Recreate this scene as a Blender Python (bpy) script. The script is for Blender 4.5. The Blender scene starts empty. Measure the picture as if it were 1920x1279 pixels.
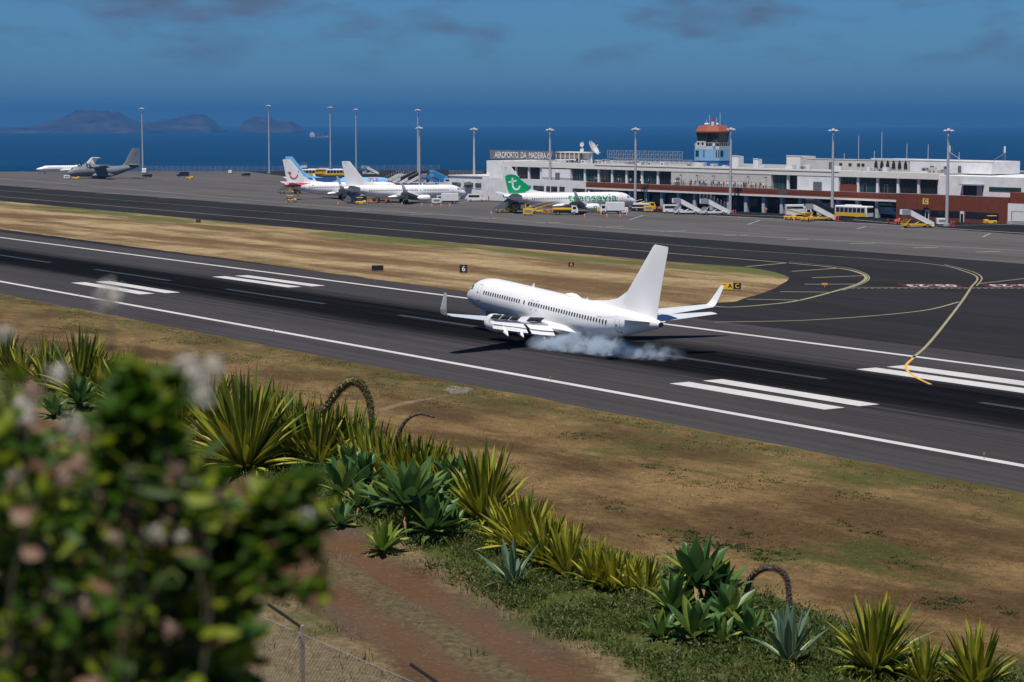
import bpy, bmesh, math, random
from mathutils import Vector, Matrix, noise as mnoise
random.seed(7)
R = math.radians
sc = bpy.context.scene
col = sc.collection
# ------------------------------------------------------------------ camera
CAM_H = 24.0
FPX = 4000.0                                   # focal length in pixels of a 1920 wide frame
PITCH = math.atan((639.5 - 230.0) / FPX)
THETA = R(33.0)                                # angle between the view axis and the runway
cam_d = bpy.data.cameras.new('camera')
cam = bpy.data.objects.new('camera', cam_d)
col.objects.link(cam)
cam.location = (0, 0, CAM_H)
cam.rotation_euler = (math.pi / 2 - PITCH, 0, math.pi / 2 - THETA)
cam_d.sensor_width = 36.0
cam_d.lens = 36.0 * FPX / 1920.0
cam_d.clip_start = 0.1
cam_d.clip_end = 120000
cam_d.dof.use_dof = True
cam_d.dof.focus_distance = 130.0
cam_d.dof.aperture_fstop = 9.0
sc.camera = cam
# ------------------------------------------------------------------ sky, sun, exposure
SUN_EL, SUN_AZ = R(66), R(-56)                 # azimuth of the sun measured from +X towards +Y
sun_dir = Vector((math.cos(SUN_EL) * math.cos(SUN_AZ), math.cos(SUN_EL) * math.sin(SUN_AZ), math.sin(SUN_EL)))
w = bpy.data.worlds.new('World')
sc.world = w
w.use_nodes = True
nt = w.node_tree
nt.nodes.clear()
N = nt.nodes.new
wo = N('ShaderNodeOutputWorld'); bg = N('ShaderNodeBackground')
sky = N('ShaderNodeTexSky'); sky.sky_type = 'NISHITA'; sky.sun_disc = False
sky.sun_elevation = SUN_EL
sky.sun_rotation = math.pi / 2 - SUN_AZ        # measured from +Y, clockwise
sky.altitude = 80; sky.air_density = 1.0; sky.dust_density = 0.0; sky.ozone_density = 2.0
tc = N('ShaderNodeTexCoord'); mp = N('ShaderNodeMapping'); mp.inputs['Scale'].default_value = (1.0, 1.0, 3.2)
nz = N('ShaderNodeTexNoise'); nz.inputs['Scale'].default_value = 17.0; nz.inputs['Detail'].default_value = 7.0
nz.inputs['Roughness'].default_value = 0.56
cr = N('ShaderNodeValToRGB'); cr.color_ramp.elements[0].position = 0.48; cr.color_ramp.elements[1].position = 0.68
sx = N('ShaderNodeSeparateXYZ')
band = N('ShaderNodeMapRange'); band.interpolation_type = 'SMOOTHSTEP'
band.inputs['From Min'].default_value = 0.014; band.inputs['From Max'].default_value = 0.04
mul = N('ShaderNodeMath'); mul.operation = 'MULTIPLY'
mul2 = N('ShaderNodeMath'); mul2.operation = 'MULTIPLY'; mul2.inputs[1].default_value = 0.85
tint = N('ShaderNodeMix'); tint.data_type = 'RGBA'; tint.blend_type = 'MULTIPLY'; tint.inputs[0].default_value = 1.0
tint.inputs[7].default_value = (0.275, 0.585, 1.04, 1)
mixc = N('ShaderNodeMix'); mixc.data_type = 'RGBA'
mixc.inputs[7].default_value = (1.75, 2.2, 3.1, 1)   # thin grey-mauve cloud
L = nt.links.new
L(tc.outputs['Generated'], mp.inputs[0]); L(mp.outputs[0], nz.inputs['Vector']); L(nz.outputs['Fac'], cr.inputs[0])
L(tc.outputs['Generated'], sx.inputs[0]); L(sx.outputs['Z'], band.inputs['Value'])
L(cr.outputs[0], mul.inputs[0]); L(band.outputs[0], mul.inputs[1]); L(mul.outputs[0], mul2.inputs[0])
L(sky.outputs[0], tint.inputs[6]); L(tint.outputs[2], mixc.inputs[6]); L(mul2.outputs[0], mixc.inputs[0])
L(mixc.outputs[2], bg.inputs[0]); bg.inputs[1].default_value = 0.066
L(bg.outputs[0], wo.inputs[0])
sun_d = bpy.data.lights.new('sun', 'SUN'); sun_d.energy = 5.0; sun_d.angle = R(0.53); sun_d.color = (1.0, 0.94, 0.86)
sun = bpy.data.objects.new('sun', sun_d); col.objects.link(sun)
sun.rotation_euler = sun_dir.to_track_quat('Z', 'Y').to_euler()
sun.location = (0, 0, 150)
sc.view_settings.view_transform = 'Standard'; sc.view_settings.look = 'None'
sc.view_settings.exposure = 0.0; sc.view_settings.gamma = 1.0
sc.render.engine = 'CYCLES'
sc.cycles.use_denoising = True
sc.cycles.max_bounces = 6; sc.cycles.transparent_max_bounces = 12; sc.cycles.volume_bounces = 2
sc.cycles.caustics_reflective = False; sc.cycles.caustics_refractive = False

# ------------------------------------------------------------------ helpers
def ray(px, py):
    a = (px - 960) / FPX; b = -(py - 639.5) / FPX
    r, f, z = a, math.cos(PITCH) + b * math.sin(PITCH), -math.sin(PITCH) + b * math.cos(PITCH)
    return Vector((r * math.sin(THETA) - f * math.cos(THETA), r * math.cos(THETA) + f * math.sin(THETA), z))
def at(px, py, z=0.0):                         # a spot on the level z seen in that direction
    d = ray(px, py); t = (z - CAM_H) / d.z
    return Vector((d.x * t, d.y * t, z))
def at_dist(px, py, dist):                     # a point that far in front of the viewer
    d = ray(px, py); return Vector((0, 0, CAM_H)) + d * dist
IMG_R = math.pi / 2 - THETA                    # heading that points to the right across the view

def lin(c):
    return tuple(((v / 255.0) / 12.92 if v / 255.0 <= 0.04045 else ((v / 255.0 + 0.055) / 1.055) ** 2.4) for v in c)
MATS = {}
def mat(name, rgb, rough=0.5, var=0.10, scale=2.0, metal=0.0, spec=0.5, bump=0.0, bscale=40.0, coord='Object', coat=0.0):
    if name in MATS: return MATS[name]
    m = bpy.data.materials.new(name); m.use_nodes = True
    t = m.node_tree; b = t.nodes['Principled BSDF']
    b.inputs['Roughness'].default_value = rough; b.inputs['Metallic'].default_value = metal
    b.inputs['Specular IOR Level'].default_value = spec
    b.inputs['Coat Weight'].default_value = coat
    c = t.nodes.new('ShaderNodeTexCoord')
    n = t.nodes.new('ShaderNodeTexNoise'); n.inputs['Scale'].default_value = scale; n.inputs['Detail'].default_value = 5
    r = t.nodes.new('ShaderNodeValToRGB')
    r.color_ramp.elements[0].position = 0.3; r.color_ramp.elements[1].position = 0.7
    r.color_ramp.elements[0].color = tuple(max(0, v * (1 - var)) for v in rgb) + (1,)
    r.color_ramp.elements[1].color = tuple(min(1, v * (1 + var)) for v in rgb) + (1,)
    t.links.new(c.outputs[coord], n.inputs['Vector']); t.links.new(n.outputs['Fac'], r.inputs[0]); t.links.new(r.outputs[0], b.inputs['Base Color'])
    if bump:
        n2 = t.nodes.new('ShaderNodeTexNoise'); n2.inputs['Scale'].default_value = bscale; n2.inputs['Detail'].default_value = 4
        bp = t.nodes.new('ShaderNodeBump'); bp.inputs['Strength'].default_value = bump; bp.inputs['Distance'].default_value = 0.05
        t.links.new(c.outputs[coord], n2.inputs['Vector']); t.links.new(n2.outputs['Fac'], bp.inputs['Height']); t.links.new(bp.outputs[0], b.inputs['Normal'])
    MATS[name] = m
    return m

class MB:
    """collects shapes; build() links them as one mesh object"""
    def __init__(s): s.v = []; s.f = []; s.m = []; s.cur = 0
    def add(s, vs, fs):
        o = len(s.v); s.v += [tuple(v) for v in vs]
        for f in fs: s.f.append(tuple(i + o for i in f)); s.m.append(s.cur)
        return s
    def box(s, x0, x1, y0, y1, z0, z1):
        return s.add([(x0, y0, z0), (x1, y0, z0), (x1, y1, z0), (x0, y1, z0), (x0, y0, z1), (x1, y0, z1), (x1, y1, z1), (x0, y1, z1)],
                     [(3, 2, 1, 0), (4, 5, 6, 7), (0, 1, 5, 4), (1, 2, 6, 5), (2, 3, 7, 6), (3, 0, 4, 7)])
    def cbox(s, x0, x1, y0, y1, z0, z1, c=0.1):   # box with chamfered upright and top edges
        p = [(x0 + c, y0), (x1 - c, y0), (x1, y0 + c), (x1, y1 - c), (x1 - c, y1), (x0 + c, y1), (x0, y1 - c), (x0, y0 + c)]
        q = [(min(max(x, x0 + c), x1 - c), min(max(y, y0 + c), y1 - c)) for x, y in p]
        return s.loft([[(x, y, z0) for x, y in p], [(x, y, z1 - c) for x, y in p], [(x, y, z1) for x, y in q]])
    def loft(s, rings, cap=True, close=True):
        n = len(rings[0]); vs = [v for r in rings for v in r]; fs = []
        for i in range(len(rings) - 1):
            for j in range(n if close else n - 1):
                k = (j + 1) % n
                fs.append((i * n + j, i * n + k, (i + 1) * n + k, (i + 1) * n + j))
        if cap: fs.append(tuple(range(n - 1, -1, -1))); fs.append(tuple((len(rings) - 1) * n + j for j in range(n)))
        return s.add(vs, fs)
    def prism(s, poly, axis, a0, a1):             # polygon in the two other axes, extruded along axis
        def p(q, a):
            return (a, q[0], q[1]) if axis == 0 else ((q[0], a, q[1]) if axis == 1 else (q[0], q[1], a))
        return s.loft([[p(q, a0) for q in poly], [p(q, a1) for q in poly]])
    def tube(s, pts, rad, n=6, cap=True):
        pts = [Vector(p) for p in pts]; rings = []
        if not isinstance(rad, (list, tuple)): rad = [rad] * len(pts)
        for i, p in enumerate(pts):
            d = (pts[min(i + 1, len(pts) - 1)] - pts[max(i - 1, 0)])
            if d.length < 1e-9: d = Vector((0, 0, 1))
            d.normalize()
            a = d.cross(Vector((0, 0, 1)) if abs(d.z) < 0.95 else Vector((1, 0, 0))).normalized(); b = d.cross(a)
            rings.append([p + (a * math.cos(2 * math.pi * k / n) + b * math.sin(2 * math.pi * k / n)) * rad[i] for k in range(n)])
        return s.loft(rings, cap)
    def cyl(s, c, r, axis, h, n=12):              # disc or drum centred at c along axis
        d = Vector([(1, 0, 0), (0, 1, 0), (0, 0, 1)][axis]) * h / 2; c = Vector(c)
        return s.tube([c - d, c + d], r, n)
    def build(s, name, mats, parent=None, smooth=False, loc=None):
        me = bpy.data.meshes.new(name); me.from_pydata(s.v, [], s.f)
        if not isinstance(mats, (list, tuple)): mats = [mats]
        for m in mats: me.materials.append(m)
        if any(s.m): me.polygons.foreach_set('material_index', s.m)
        bm = bmesh.new(); bm.from_mesh(me); bmesh.ops.recalc_face_normals(bm, faces=bm.faces); bm.to_mesh(me); bm.free()
        if smooth:
            me.polygons.foreach_set('use_smooth', [True] * len(me.polygons))
            try: me.set_sharp_from_angle(angle=R(38))
            except Exception: pass
        o = bpy.data.objects.new(name, me); col.objects.link(o)
        if parent: o.parent = parent
        if loc: o.location = loc
        return o
def tag(o, label=None, cat=None, group=None, kind=None):
    if label: o['label'] = label
    if cat: o['category'] = cat
    if group: o['group'] = group
    if kind: o['kind'] = kind
    return o
def thing(name, label, cat, loc=(0, 0, 0), rz=0.0, group=None):
    o = bpy.data.objects.new(name, None); col.objects.link(o); o.empty_display_size = 0.3
    o.location = loc; o.rotation_euler = (0, 0, rz)
    return tag(o, label, cat, group)
def inst(name, mesh, parent, loc=(0, 0, 0), rot=(0, 0, 0), scale=(1, 1, 1)):
    o = bpy.data.objects.new(name, mesh); col.objects.link(o); o.parent = parent
    o.location = loc; o.rotation_euler = rot; o.scale = scale
    return o
def copy_tree(o, parent=None):
    c = o.copy(); col.objects.link(c); c.parent = parent
    for ch in list(o.children): copy_tree(ch, c)
    return c
def smooth_line(pts, sub=8):
    P = [Vector(p) for p in pts]; out = []
    for i in range(len(P) - 1):
        a, b, c, d = P[max(i - 1, 0)], P[i], P[i + 1], P[min(i + 2, len(P) - 1)]
        for k in range(sub):
            t = k / sub
            out.append(0.5 * ((2 * b) + (c - a) * t + (2 * a - 5 * b + 4 * c - d) * t * t + (3 * b - a - 3 * c + d) * t ** 3))
    out.append(P[-1]); return out
def sheet(name, polys, z, m, kind='structure'):
    mb = MB()
    for p in polys: mb.add([(q[0], q[1], z) for q in p], [tuple(range(len(p)))])
    o = mb.build(name, m); o['kind'] = kind
    bm = bmesh.new(); bm.from_mesh(o.data)
    for f in bm.faces:
        if f.normal.z < 0: f.normal_flip()
    bmesh.ops.triangulate(bm, faces=[f for f in bm.faces if len(f.verts) > 4]); bm.to_mesh(o.data); bm.free()
    return o
def ribbon(pts, wd):
    out = []
    for i in range(len(pts) - 1):
        a, b = Vector(pts[i][:2]), Vector(pts[i + 1][:2])
        pa, nb = Vector(pts[max(i - 1, 0)][:2]), Vector(pts[min(i + 2, len(pts) - 1)][:2])
        da = (b - pa).normalized(); db = (nb - a).normalized()
        na = Vector((-da.y, da.x)) * wd / 2; nn = Vector((-db.y, db.x)) * wd / 2
        out.append([a - na, b - nn, b + nn, a + na])
    return out
def text_mesh(txt, size, bold=0.0, align='CENTER'):
    cu = bpy.data.curves.new('t', 'FONT'); cu.body = txt; cu.size = size; cu.offset = bold; cu.align_x = align; cu.align_y = 'CENTER'
    cu.resolution_u = 3
    o = bpy.data.objects.new('t', cu); col.objects.link(o)
    dg = bpy.context.evaluated_depsgraph_get(); dg.update()
    me = bpy.data.meshes.new_from_object(o.evaluated_get(dg))
    bpy.data.objects.remove(o); bpy.data.curves.remove(cu)
    return me
# ------------------------------------------------------------------ ground materials
def node_mat(name, rough=0.9, spec=0.2):
    m = bpy.data.materials.new(name); m.use_nodes = True; t = m.node_tree; b = t.nodes['Principled BSDF']
    b.inputs['Roughness'].default_value = rough; b.inputs['Specular IOR Level'].default_value = spec
    return m, t, b
def n_noise(t, vec, scale, detail=6, rough=0.6, stretch=None):
    if stretch:
        mpn = t.nodes.new('ShaderNodeMapping'); mpn.inputs['Scale'].default_value = stretch; t.links.new(vec, mpn.inputs[0]); vec = mpn.outputs[0]
    n = t.nodes.new('ShaderNodeTexNoise'); n.inputs['Scale'].default_value = scale; n.inputs['Detail'].default_value = detail; n.inputs['Roughness'].default_value = rough
    t.links.new(vec, n.inputs['Vector']); return n.outputs['Fac']
def n_ramp(t, fac, stops):
    r = t.nodes.new('ShaderNodeValToRGB'); e = r.color_ramp.elements
    while len(e) < len(stops): e.new(0.5)
    for i, (p, c) in enumerate(stops):
        e[i].position = p; e[i].color = (c if len(c) == 4 else tuple(c) + (1,)) if isinstance(c, (tuple, list)) else (c, c, c, 1)
    t.links.new(fac, r.inputs[0]); return r.outputs[0]
def n_mix(t, fac, a, b, blend='MIX'):
    n = t.nodes.new('ShaderNodeMix'); n.data_type = 'RGBA'; n.blend_type = blend
    for i, v in ((0, fac), (6, a), (7, b)):
        if isinstance(v, (int, float)): n.inputs[i].default_value = v
        elif isinstance(v, (tuple, list)): n.inputs[i].default_value = tuple(v) + (1,) if len(v) == 3 else v
        else: t.links.new(v, n.inputs[i])
    return n.outputs[2]
def n_math(t, op, a, b=0.0):
    n = t.nodes.new('ShaderNodeMath'); n.operation = op
    for i, v in ((0, a), (1, b)):
        if isinstance(v, (int, float)): n.inputs[i].default_value = v
        else: t.links.new(v, n.inputs[i])
    return n.outputs[0]
def n_range(t, v, a, b, c=0.0, d=1.0, smooth=True):
    n = t.nodes.new('ShaderNodeMapRange'); n.interpolation_type = 'SMOOTHSTEP' if smooth else 'LINEAR'
    for k, q in (('From Min', a), ('From Max', b), ('To Min', c), ('To Max', d)): n.inputs[k].default_value = q
    t.links.new(v, n.inputs['Value']); return n.outputs[0]
def n_pos(t):
    g = t.nodes.new('ShaderNodeNewGeometry'); s = t.nodes.new('ShaderNodeSeparateXYZ'); t.links.new(g.outputs['Position'], s.inputs[0])
    return g.outputs['Position'], s.outputs['X'], s.outputs['Y'], s.outputs['Z']
def n_bump(t, b, h, strength, dist):
    bp = t.nodes.new('ShaderNodeBump'); bp.inputs['Strength'].default_value = strength; bp.inputs['Distance'].default_value = dist
    t.links.new(h, bp.inputs['Height']); t.links.new(bp.outputs[0], b.inputs['Normal'])

def asphalt(name, base, rubber=False, streak=0.35):
    m, t, b = node_mat(name, 0.95, 0.0)
    P, X, Y, Z = n_pos(t)
    fine = n_noise(t, P, 1.3, 8, 0.7)
    big = n_noise(t, P, 0.05, 4, 0.6, (0.35, 1.6, 1))
    stk = n_noise(t, P, 1.0, 5, 0.65, (0.012, 0.9, 1))
    c = n_ramp(t, fine, [(0.3, tuple(v * 0.86 for v in base)), (0.7, tuple(v * 1.14 for v in base))])
    c = n_mix(t, n_range(t, big, 0.35, 0.68, 0, 0.45), c, tuple(v * 0.72 for v in base))
    c = n_mix(t, n_range(t, stk, 0.38, 0.68, 0, streak + .15), c, tuple(v * 1.45 for v in base))
    pt2 = n_noise(t, P, 0.022, 3, 0.5, (0.5, 2.2, 1)); c = n_mix(t, n_range(t, pt2, 0.52, 0.56, 0, 0.28), c, tuple(v * 0.6 for v in base))
    if rubber:                                   # tyre rubber laid down along the touchdown zone
        d = n_math(t, 'ABSOLUTE', n_math(t, 'SUBTRACT', Y, 132.6))
        edge = n_noise(t, P, 1.0, 4, 0.7, (0.02, 1.0, 1))
        d2 = n_math(t, 'ADD', d, n_math(t, 'MULTIPLY', n_math(t, 'SUBTRACT', edge, 0.5), 9.0))
        msk = n_range(t, d2, 5.0, 11.5, 0.95, 0.0)
        c = n_mix(t, msk, c, (0.0035, 0.0035, 0.004))
        thin = n_noise(t, P, 1.0, 3, 0.6, (0.006, 2.2, 1))
        m2 = n_math(t, 'MULTIPLY', n_range(t, thin, 0.52, 0.60, 0, 0.85), n_range(t, d, 9, 19, 1, 0))
        c = n_mix(t, m2, c, (0.015, 0.015, 0.017))
    t.links.new(c, b.inputs['Base Color'])
    n_bump(t, b, fine, 0.25, 0.02)
    return m
M_RUNWAY = asphalt('runway asphalt', (0.053, 0.050, 0.052), True)
M_TAXI = asphalt('taxiway asphalt', (0.027, 0.0265, 0.029))
M_APRON = asphalt('apron concrete', (0.098, 0.092, 0.091), streak=0.55)
M_ROAD = asphalt('service road', (0.022, 0.022, 0.024))
def paint(name, rgb, wear=0.5):
    m, t, b = node_mat(name, 0.7, 0.3)
    P, X, Y, Z = n_pos(t)
    f = n_noise(t, P, 2.2, 8, 0.75); g2 = n_noise(t, P, 0.25, 4, 0.6)
    c = n_ramp(t, g2, [(0.3, tuple(v * 0.82 for v in rgb)), (0.7, rgb)])
    c = n_mix(t, n_range(t, f, 0.56, 0.74, 0, wear), c, (0.09, 0.085, 0.085))
    t.links.new(c, b.inputs['Base Color']); return m
M_WHITE_LINE = paint('white marking', (0.60, 0.585, 0.56), 0.45)
M_RUB_LINE = paint('rubbed white marking', (0.04, 0.043, 0.05), 0.95)
M_YELLOW_LINE = paint('faded yellow marking', (0.34, 0.30, 0.17), 0.75)
M_ORANGE_LINE = paint('fresh yellow marking', (0.75, 0.42, 0.05), 0.3)
M_RED_MARK = paint('red marking', (0.085, 0.010, 0.018), 0.4)
def grass(name, straw, brown, green, gfac, stretch, scale):
    m, t, b = node_mat(name, 0.95, 0.1)
    P, X, Y, Z = n_pos(t)
    band = n_noise(t, P, scale, 6, 0.62, stretch)
    fine = n_noise(t, P, 1.7, 9, 0.8)
    patch = n_noise(t, P, 0.11, 6, 0.65)
    gp = n_noise(t, P, 0.07, 7, 0.7, (0.7, 1.5, 1))
    c = n_mix(t, n_range(t, band, 0.40, 0.60), brown, straw)
    c = n_mix(t, n_range(t, patch, 0.42, 0.72, 0, 0.55), c, tuple(v * 0.62 for v in brown))
    c = n_mix(t, n_range(t, gp, gfac, gfac + 0.12, 0, 0.85), c, green)
    c = n_mix(t, n_range(t, fine, 0.35, 0.65, 0.0, 0.7), c, n_mix(t, 1.0, c, (0.42, 0.40, 0.36), 'MULTIPLY'))
    mid = n_noise(t, P, 0.45, 6, 0.7); c = n_mix(t, n_range(t, mid, 0.45, 0.7, 0, 0.5), c, n_mix(t, 1.0, c, (1.5, 1.45, 1.35), 'MULTIPLY'))
    gr_ = n_noise(t, P, 6.0, 5, 0.85); c = n_mix(t, n_range(t, gr_, 0.38, 0.62, 0.0, 0.6), c, n_mix(t, 1.0, c, (0.45, 0.42, 0.38), 'MULTIPLY'))
    c = n_mix(t, 1.0, c, (1.30, 1.30, 1.27), 'MULTIPLY')
    t.links.new(c, b.inputs['Base Color']); n_bump(t, b, gr_, 0.8, 0.12)
    return m, t, b, c, (P, X, Y, Z)
M_VERGE, *_ = grass('dry verge grass', (0.40, 0.30, 0.165), (0.165, 0.105, 0.05), (0.085, 0.105, 0.025), 0.60, (0.16, 1.0, 1.0), 0.09)
M_FIELD, tf, bf, cf, (P_, X_, Y_, Z_) = grass('dry field grass', (0.24, 0.160, 0.070), (0.105, 0.064, 0.027), (0.062, 0.076, 0.016), 0.535, (0.4, 1.0, 1.0), 0.12)
gv = n_noise(_[0], _[3][0], 0.05, 6, 0.65, (0.35, 1.6, 1))
gz_ = n_math(_[0], 'MULTIPLY', n_range(_[0], _[3][2], 203, 216, 0, 1), n_range(_[0], gv, 0.44, 0.56, 0, 0.85))
_[0].links.new(n_mix(_[0], gz_, _[2], (0.075, 0.095, 0.022)), _[1].inputs['Base Color'])
# greener fringe along the runway shoulder
fr = n_noise(tf, P_, 0.35, 6, 0.7)
ed = n_math(tf, 'MULTIPLY', n_range(tf, Y_, 88, 101, 0, 1), n_range(tf, fr, 0.42, 0.58, 0, 0.75))
tf.links.new(n_mix(tf, ed, cf, (0.085, 0.088, 0.025)), bf.inputs['Base Color'])
# ------------------------------------------------------------------ airfield platform
def wob(pts, amp, step=6.0, seed=0):             # straight edges broken up the way turf meets tarmac
    out = []
    for i in range(len(pts)):
        a, b = Vector(pts[i][:2]), Vector(pts[(i + 1) % len(pts)][:2]); n = max(1, int((b - a).length / step))
        nn = Vector((-(b - a).y, (b - a).x)).normalized()
        for k in range(n):
            p = a.lerp(b, k / n); out.append(p + nn * amp * mnoise.noise(Vector((p.x * 0.21, p.y * 0.21, seed))))
    return out
EDGE = [(-1035, 120), (-1030, 330), (-1000, 420), (-958, 468), (-945, 560), (-700, 640), (200, 640), (260, 40), (-1035, 40)]
plat = MB()
plat.loft([[(x, y, 0) for x, y in EDGE], [(x + (x + 500) * 0.08, y + (y - 300) * 0.08, -63) for x, y in EDGE]], cap=False)
plat.add([(x, y, 0) for x, y in EDGE], [tuple(range(len(EDGE)))])
o = plat.build('airfield_ground', M_TAXI); o['kind'] = 'structure'
sheet('runway', [[(-1030, 102.6), (200, 102.6), (200, 161.5), (-1030, 161.5)]], 0.006, M_RUNWAY)
sheet('apron', [[(-1029, 287), (-560, 279), (-300, 272), (150, 268), (150, 362), (-330, 372), (-480, 356), (-560, 350), (-800, 420), (-958, 466), (-999, 418), (-1029, 330)]], 0.006, M_APRON)
sheet('field_grass', [wob([(-1030, 42), (190, 42), (190, 102.8), (-1030, 102.8)], 0.5, 5)], 0.02, M_FIELD)
isl = [at(*p) for p in [(0, 430), (400, 482), (880, 548), (1180, 588), (1300, 572), (1380, 566), (1440, 546), (1476, 528), (1480, 521), (1455, 511), (1400, 501), (1240, 490), (700, 441), (0, 377)]]
isl = [Vector((-1030, 163, 0))] + [p for p in isl] + [Vector((-1030, 228, 0))]
isl[3].y = min(isl[3].y, 160.5); isl[4].y = 162
sheet('verge_grass', [wob(isl, 0.6, 5, 3)], 0.03, M_VERGE)
pm, pt_, pb_ = node_mat('worn earth path', 0.95, 0.1)
PP, PX, PY, PZ = n_pos(pt_)
pt_.links.new(n_ramp(pt_, n_noise(pt_, PP, 0.8, 8, 0.75), [(0.3, (0.10, 0.070, 0.04)), (0.5, (0.17, 0.118, 0.066)), (0.7, (0.235, 0.17, 0.10))]), pb_.inputs['Base Color'])
pth = smooth_line([at(560, 850), at(640, 800), at(720, 768), at(800, 748), at(870, 738), at(935, 733)], 8)
up = []; dn_ = []
for i, p in enumerate(pth):
    w_ = (.9 + .7 * mnoise.noise(Vector((p.x * .4, p.y * .4, 1)))) * min(1, i / 8, (len(pth) - i) / 6 + .2); up.append((p.x, p.y + w_)); dn_.append((p.x, p.y - w_))
sheet('worn_path', [[up[i], up[i + 1], dn_[i + 1], dn_[i]] for i in range(len(up) - 1)], 0.026, pm)
sheet('worn_path_gravel', [wob([at(825, 731), at(850, 722), at(885, 728), at(875, 737), at(840, 739)], .8, 1.0, 4)], 0.032, mat('pale gravel', (.15, .122, .088), .95, .3, 1.5))
# ------------------------------------------------------------------ painted markings
def strip(x0, x1, y, wd): return [(x0, y - wd / 2), (x1, y - wd / 2), (x1, y + wd / 2), (x0, y + wd / 2)]
sheet('edge_line_markings', [strip(-1030, 200, 110.9, 0.95), strip(-1030, 200, 153.9, 0.95)], 0.012, M_WHITE_LINE)
tz = []
for xa, xb in ((-305, -279), (-156.3, -134.8), (-455, -433)):
    for y in (120.0, 123.9, 143.2, 147.1): tz.append(strip(xa, xb, y, 2.3))
tz = [q for q in tz if not (q[0][0] == -156.3 and q[0][1] > 135)]
for y in (142.4, 146.4): tz.append(strip(-155.5, -100, y, 2.6))
sheet('touchdown_zone_markings', tz, 0.012, M_WHITE_LINE)
sheet('centre_line_markings', [strip(x, x + 30, 133.2, 0.9) for x in range(-1031, 160, 50)], 0.012, M_RUB_LINE)
yl = []
yl += ribbon([Vector((-1030, 239.5, 0)), Vector((-674, 239.6, 0)), Vector((-400, 239.8, 0))] + smooth_line([at(1100, 462), at(1250, 474.5), at(1480, 493.5), at(1575, 503.5), at(1612, 512), at(1624, 521), at(1612, 531), at(1580, 542), at(1500, 563), at(1440, 571), at(1370, 576), at(1330, 573)], 6), 0.55)
yl += ribbon([Vector((-1030, 262, 0)), Vector((-700, 261, 0)), Vector((-420, 258, 0))] + smooth_line([at(1340, 466), at(1640, 486), at(1760, 497), at(1815, 511), at(1833, 522), at(1822, 537)], 6), 0.3)
yl += ribbon(smooth_line([at(1770, 496), at(1822, 509), at(1841, 521), at(1831, 536)], 6), 0.22)
yl += ribbon(smooth_line([at(1480, 490.5), at(1578, 501), at(1618, 511), at(1630, 521.5), at(1617, 532), at(1580, 544.5)], 6), 0.2)
yl += ribbon(smooth_line([at(1822, 537), at(1800, 570), at(1745, 640), at(1710, 672)], 6), 0.34)
yl += ribbon(smooth_line([at(1798, 566), at(1740, 581), at(1640, 592), at(1500, 601), at(1340, 604)], 6), 0.4)
for k in range(30): yl += ribbon([at(1594 + k * 12.5, 540.6), at(1602 + k * 12.5, 540.6)], 0.5)
yl += ribbon([at(1594, 539), at(1960, 540)], 0.35)
yl += ribbon([at(1836, 532), at(1960, 518)], 0.4)
for a, b in (((1400, 500), (1478, 493)), ((1485, 509), (1570, 503)), ((1523, 521), (1618, 517)), ((1509, 533), (1606, 533)), ((1463, 547), (1560, 548)), ((1400, 561), (1500, 563))):
    yl += ribbon([at(*a), at(*b)], 0.6)
sheet('taxiway_yellow_markings', yl, 0.012, M_YELLOW_LINE)
sheet('runway_exit_yellow_marking', ribbon(smooth_line([at(1712, 672), at(1699, 685), at(1703, 697), at(1720, 709), at(1745, 721)], 6), 0.3), 0.018, M_ORANGE_LINE)
al = ribbon([Vector((-1029, 322, 0)), at(0, 334), at(500, 377.5), at(1200, 431), at(1920, 470)], 0.5)
for k in range(16):                              # short lead-in dashes and worn stand lines on the apron
    x = 60 + k * 118; yy = 352 + x * 0.066
    al += ribbon([at(x, yy), at(x + 46, yy - 1.2)], 0.9)
for a, b in (((1402, 421), (1425, 413)), ((1607, 429), (1624, 425)), ((1843, 444), (1857, 438)), ((860, 381), (905, 372)), ((1180, 412), (1206, 404)), ((1690, 429), (1700, 425))):
    al += ribbon([at(*a), at(*b)], 0.5)
sheet('apron_line_markings', al, 0.012, paint('apron line', (0.33, 0.31, 0.27), 0.6))
sheet('service_road', [[at(1180, 396), at(1400, 407), at(1640, 420), at(1930, 441), at(1930, 425), at(1640, 409), at(1400, 399), at(1190, 391)]], 0.012, M_ROAD)
sheet('service_road_edge_markings', ribbon([at(1330, 404.5), at(1480, 412), at(1640, 420), at(1930, 438)], 0.5) + ribbon([at(1330, 401), at(1460, 405.5), at(1560, 411)], 0.4) + ribbon([at(1600, 412), at(1740, 424), at(1930, 420)], 0.4), 0.018, M_WHITE_LINE)
# red holding-point panels with white figures, read from the apron side
for (xa, xb) in ((1690, 1801), (1846, 1957)):
    a, b = at(xa, 535.5), at(xb, 535.5); d = (b - a); ln = d.length; ang = math.atan2(d.y, d.x)
    pan = MB().add([(-ln / 2, -3.0, 0), (ln / 2, -3.0, 0), (ln / 2, 3.0, 0), (-ln / 2, 3.0, 0)], [(0, 1, 2, 3)]).build('holding_position_panel', M_RED_MARK)
    pan.location = ((a + b) / 2).to_tuple()[:2] + (0.012,); pan.rotation_euler = (0, 0, ang + math.pi); pan['kind'] = 'structure'
    tm = text_mesh('05-23', 5.6, 0.05); tm.materials.append(M_WHITE_LINE)
    to = inst('figures', tm, pan, (0, 0, 0.006)); to.scale = (ln / 15.2, 1.05, 1)
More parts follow.
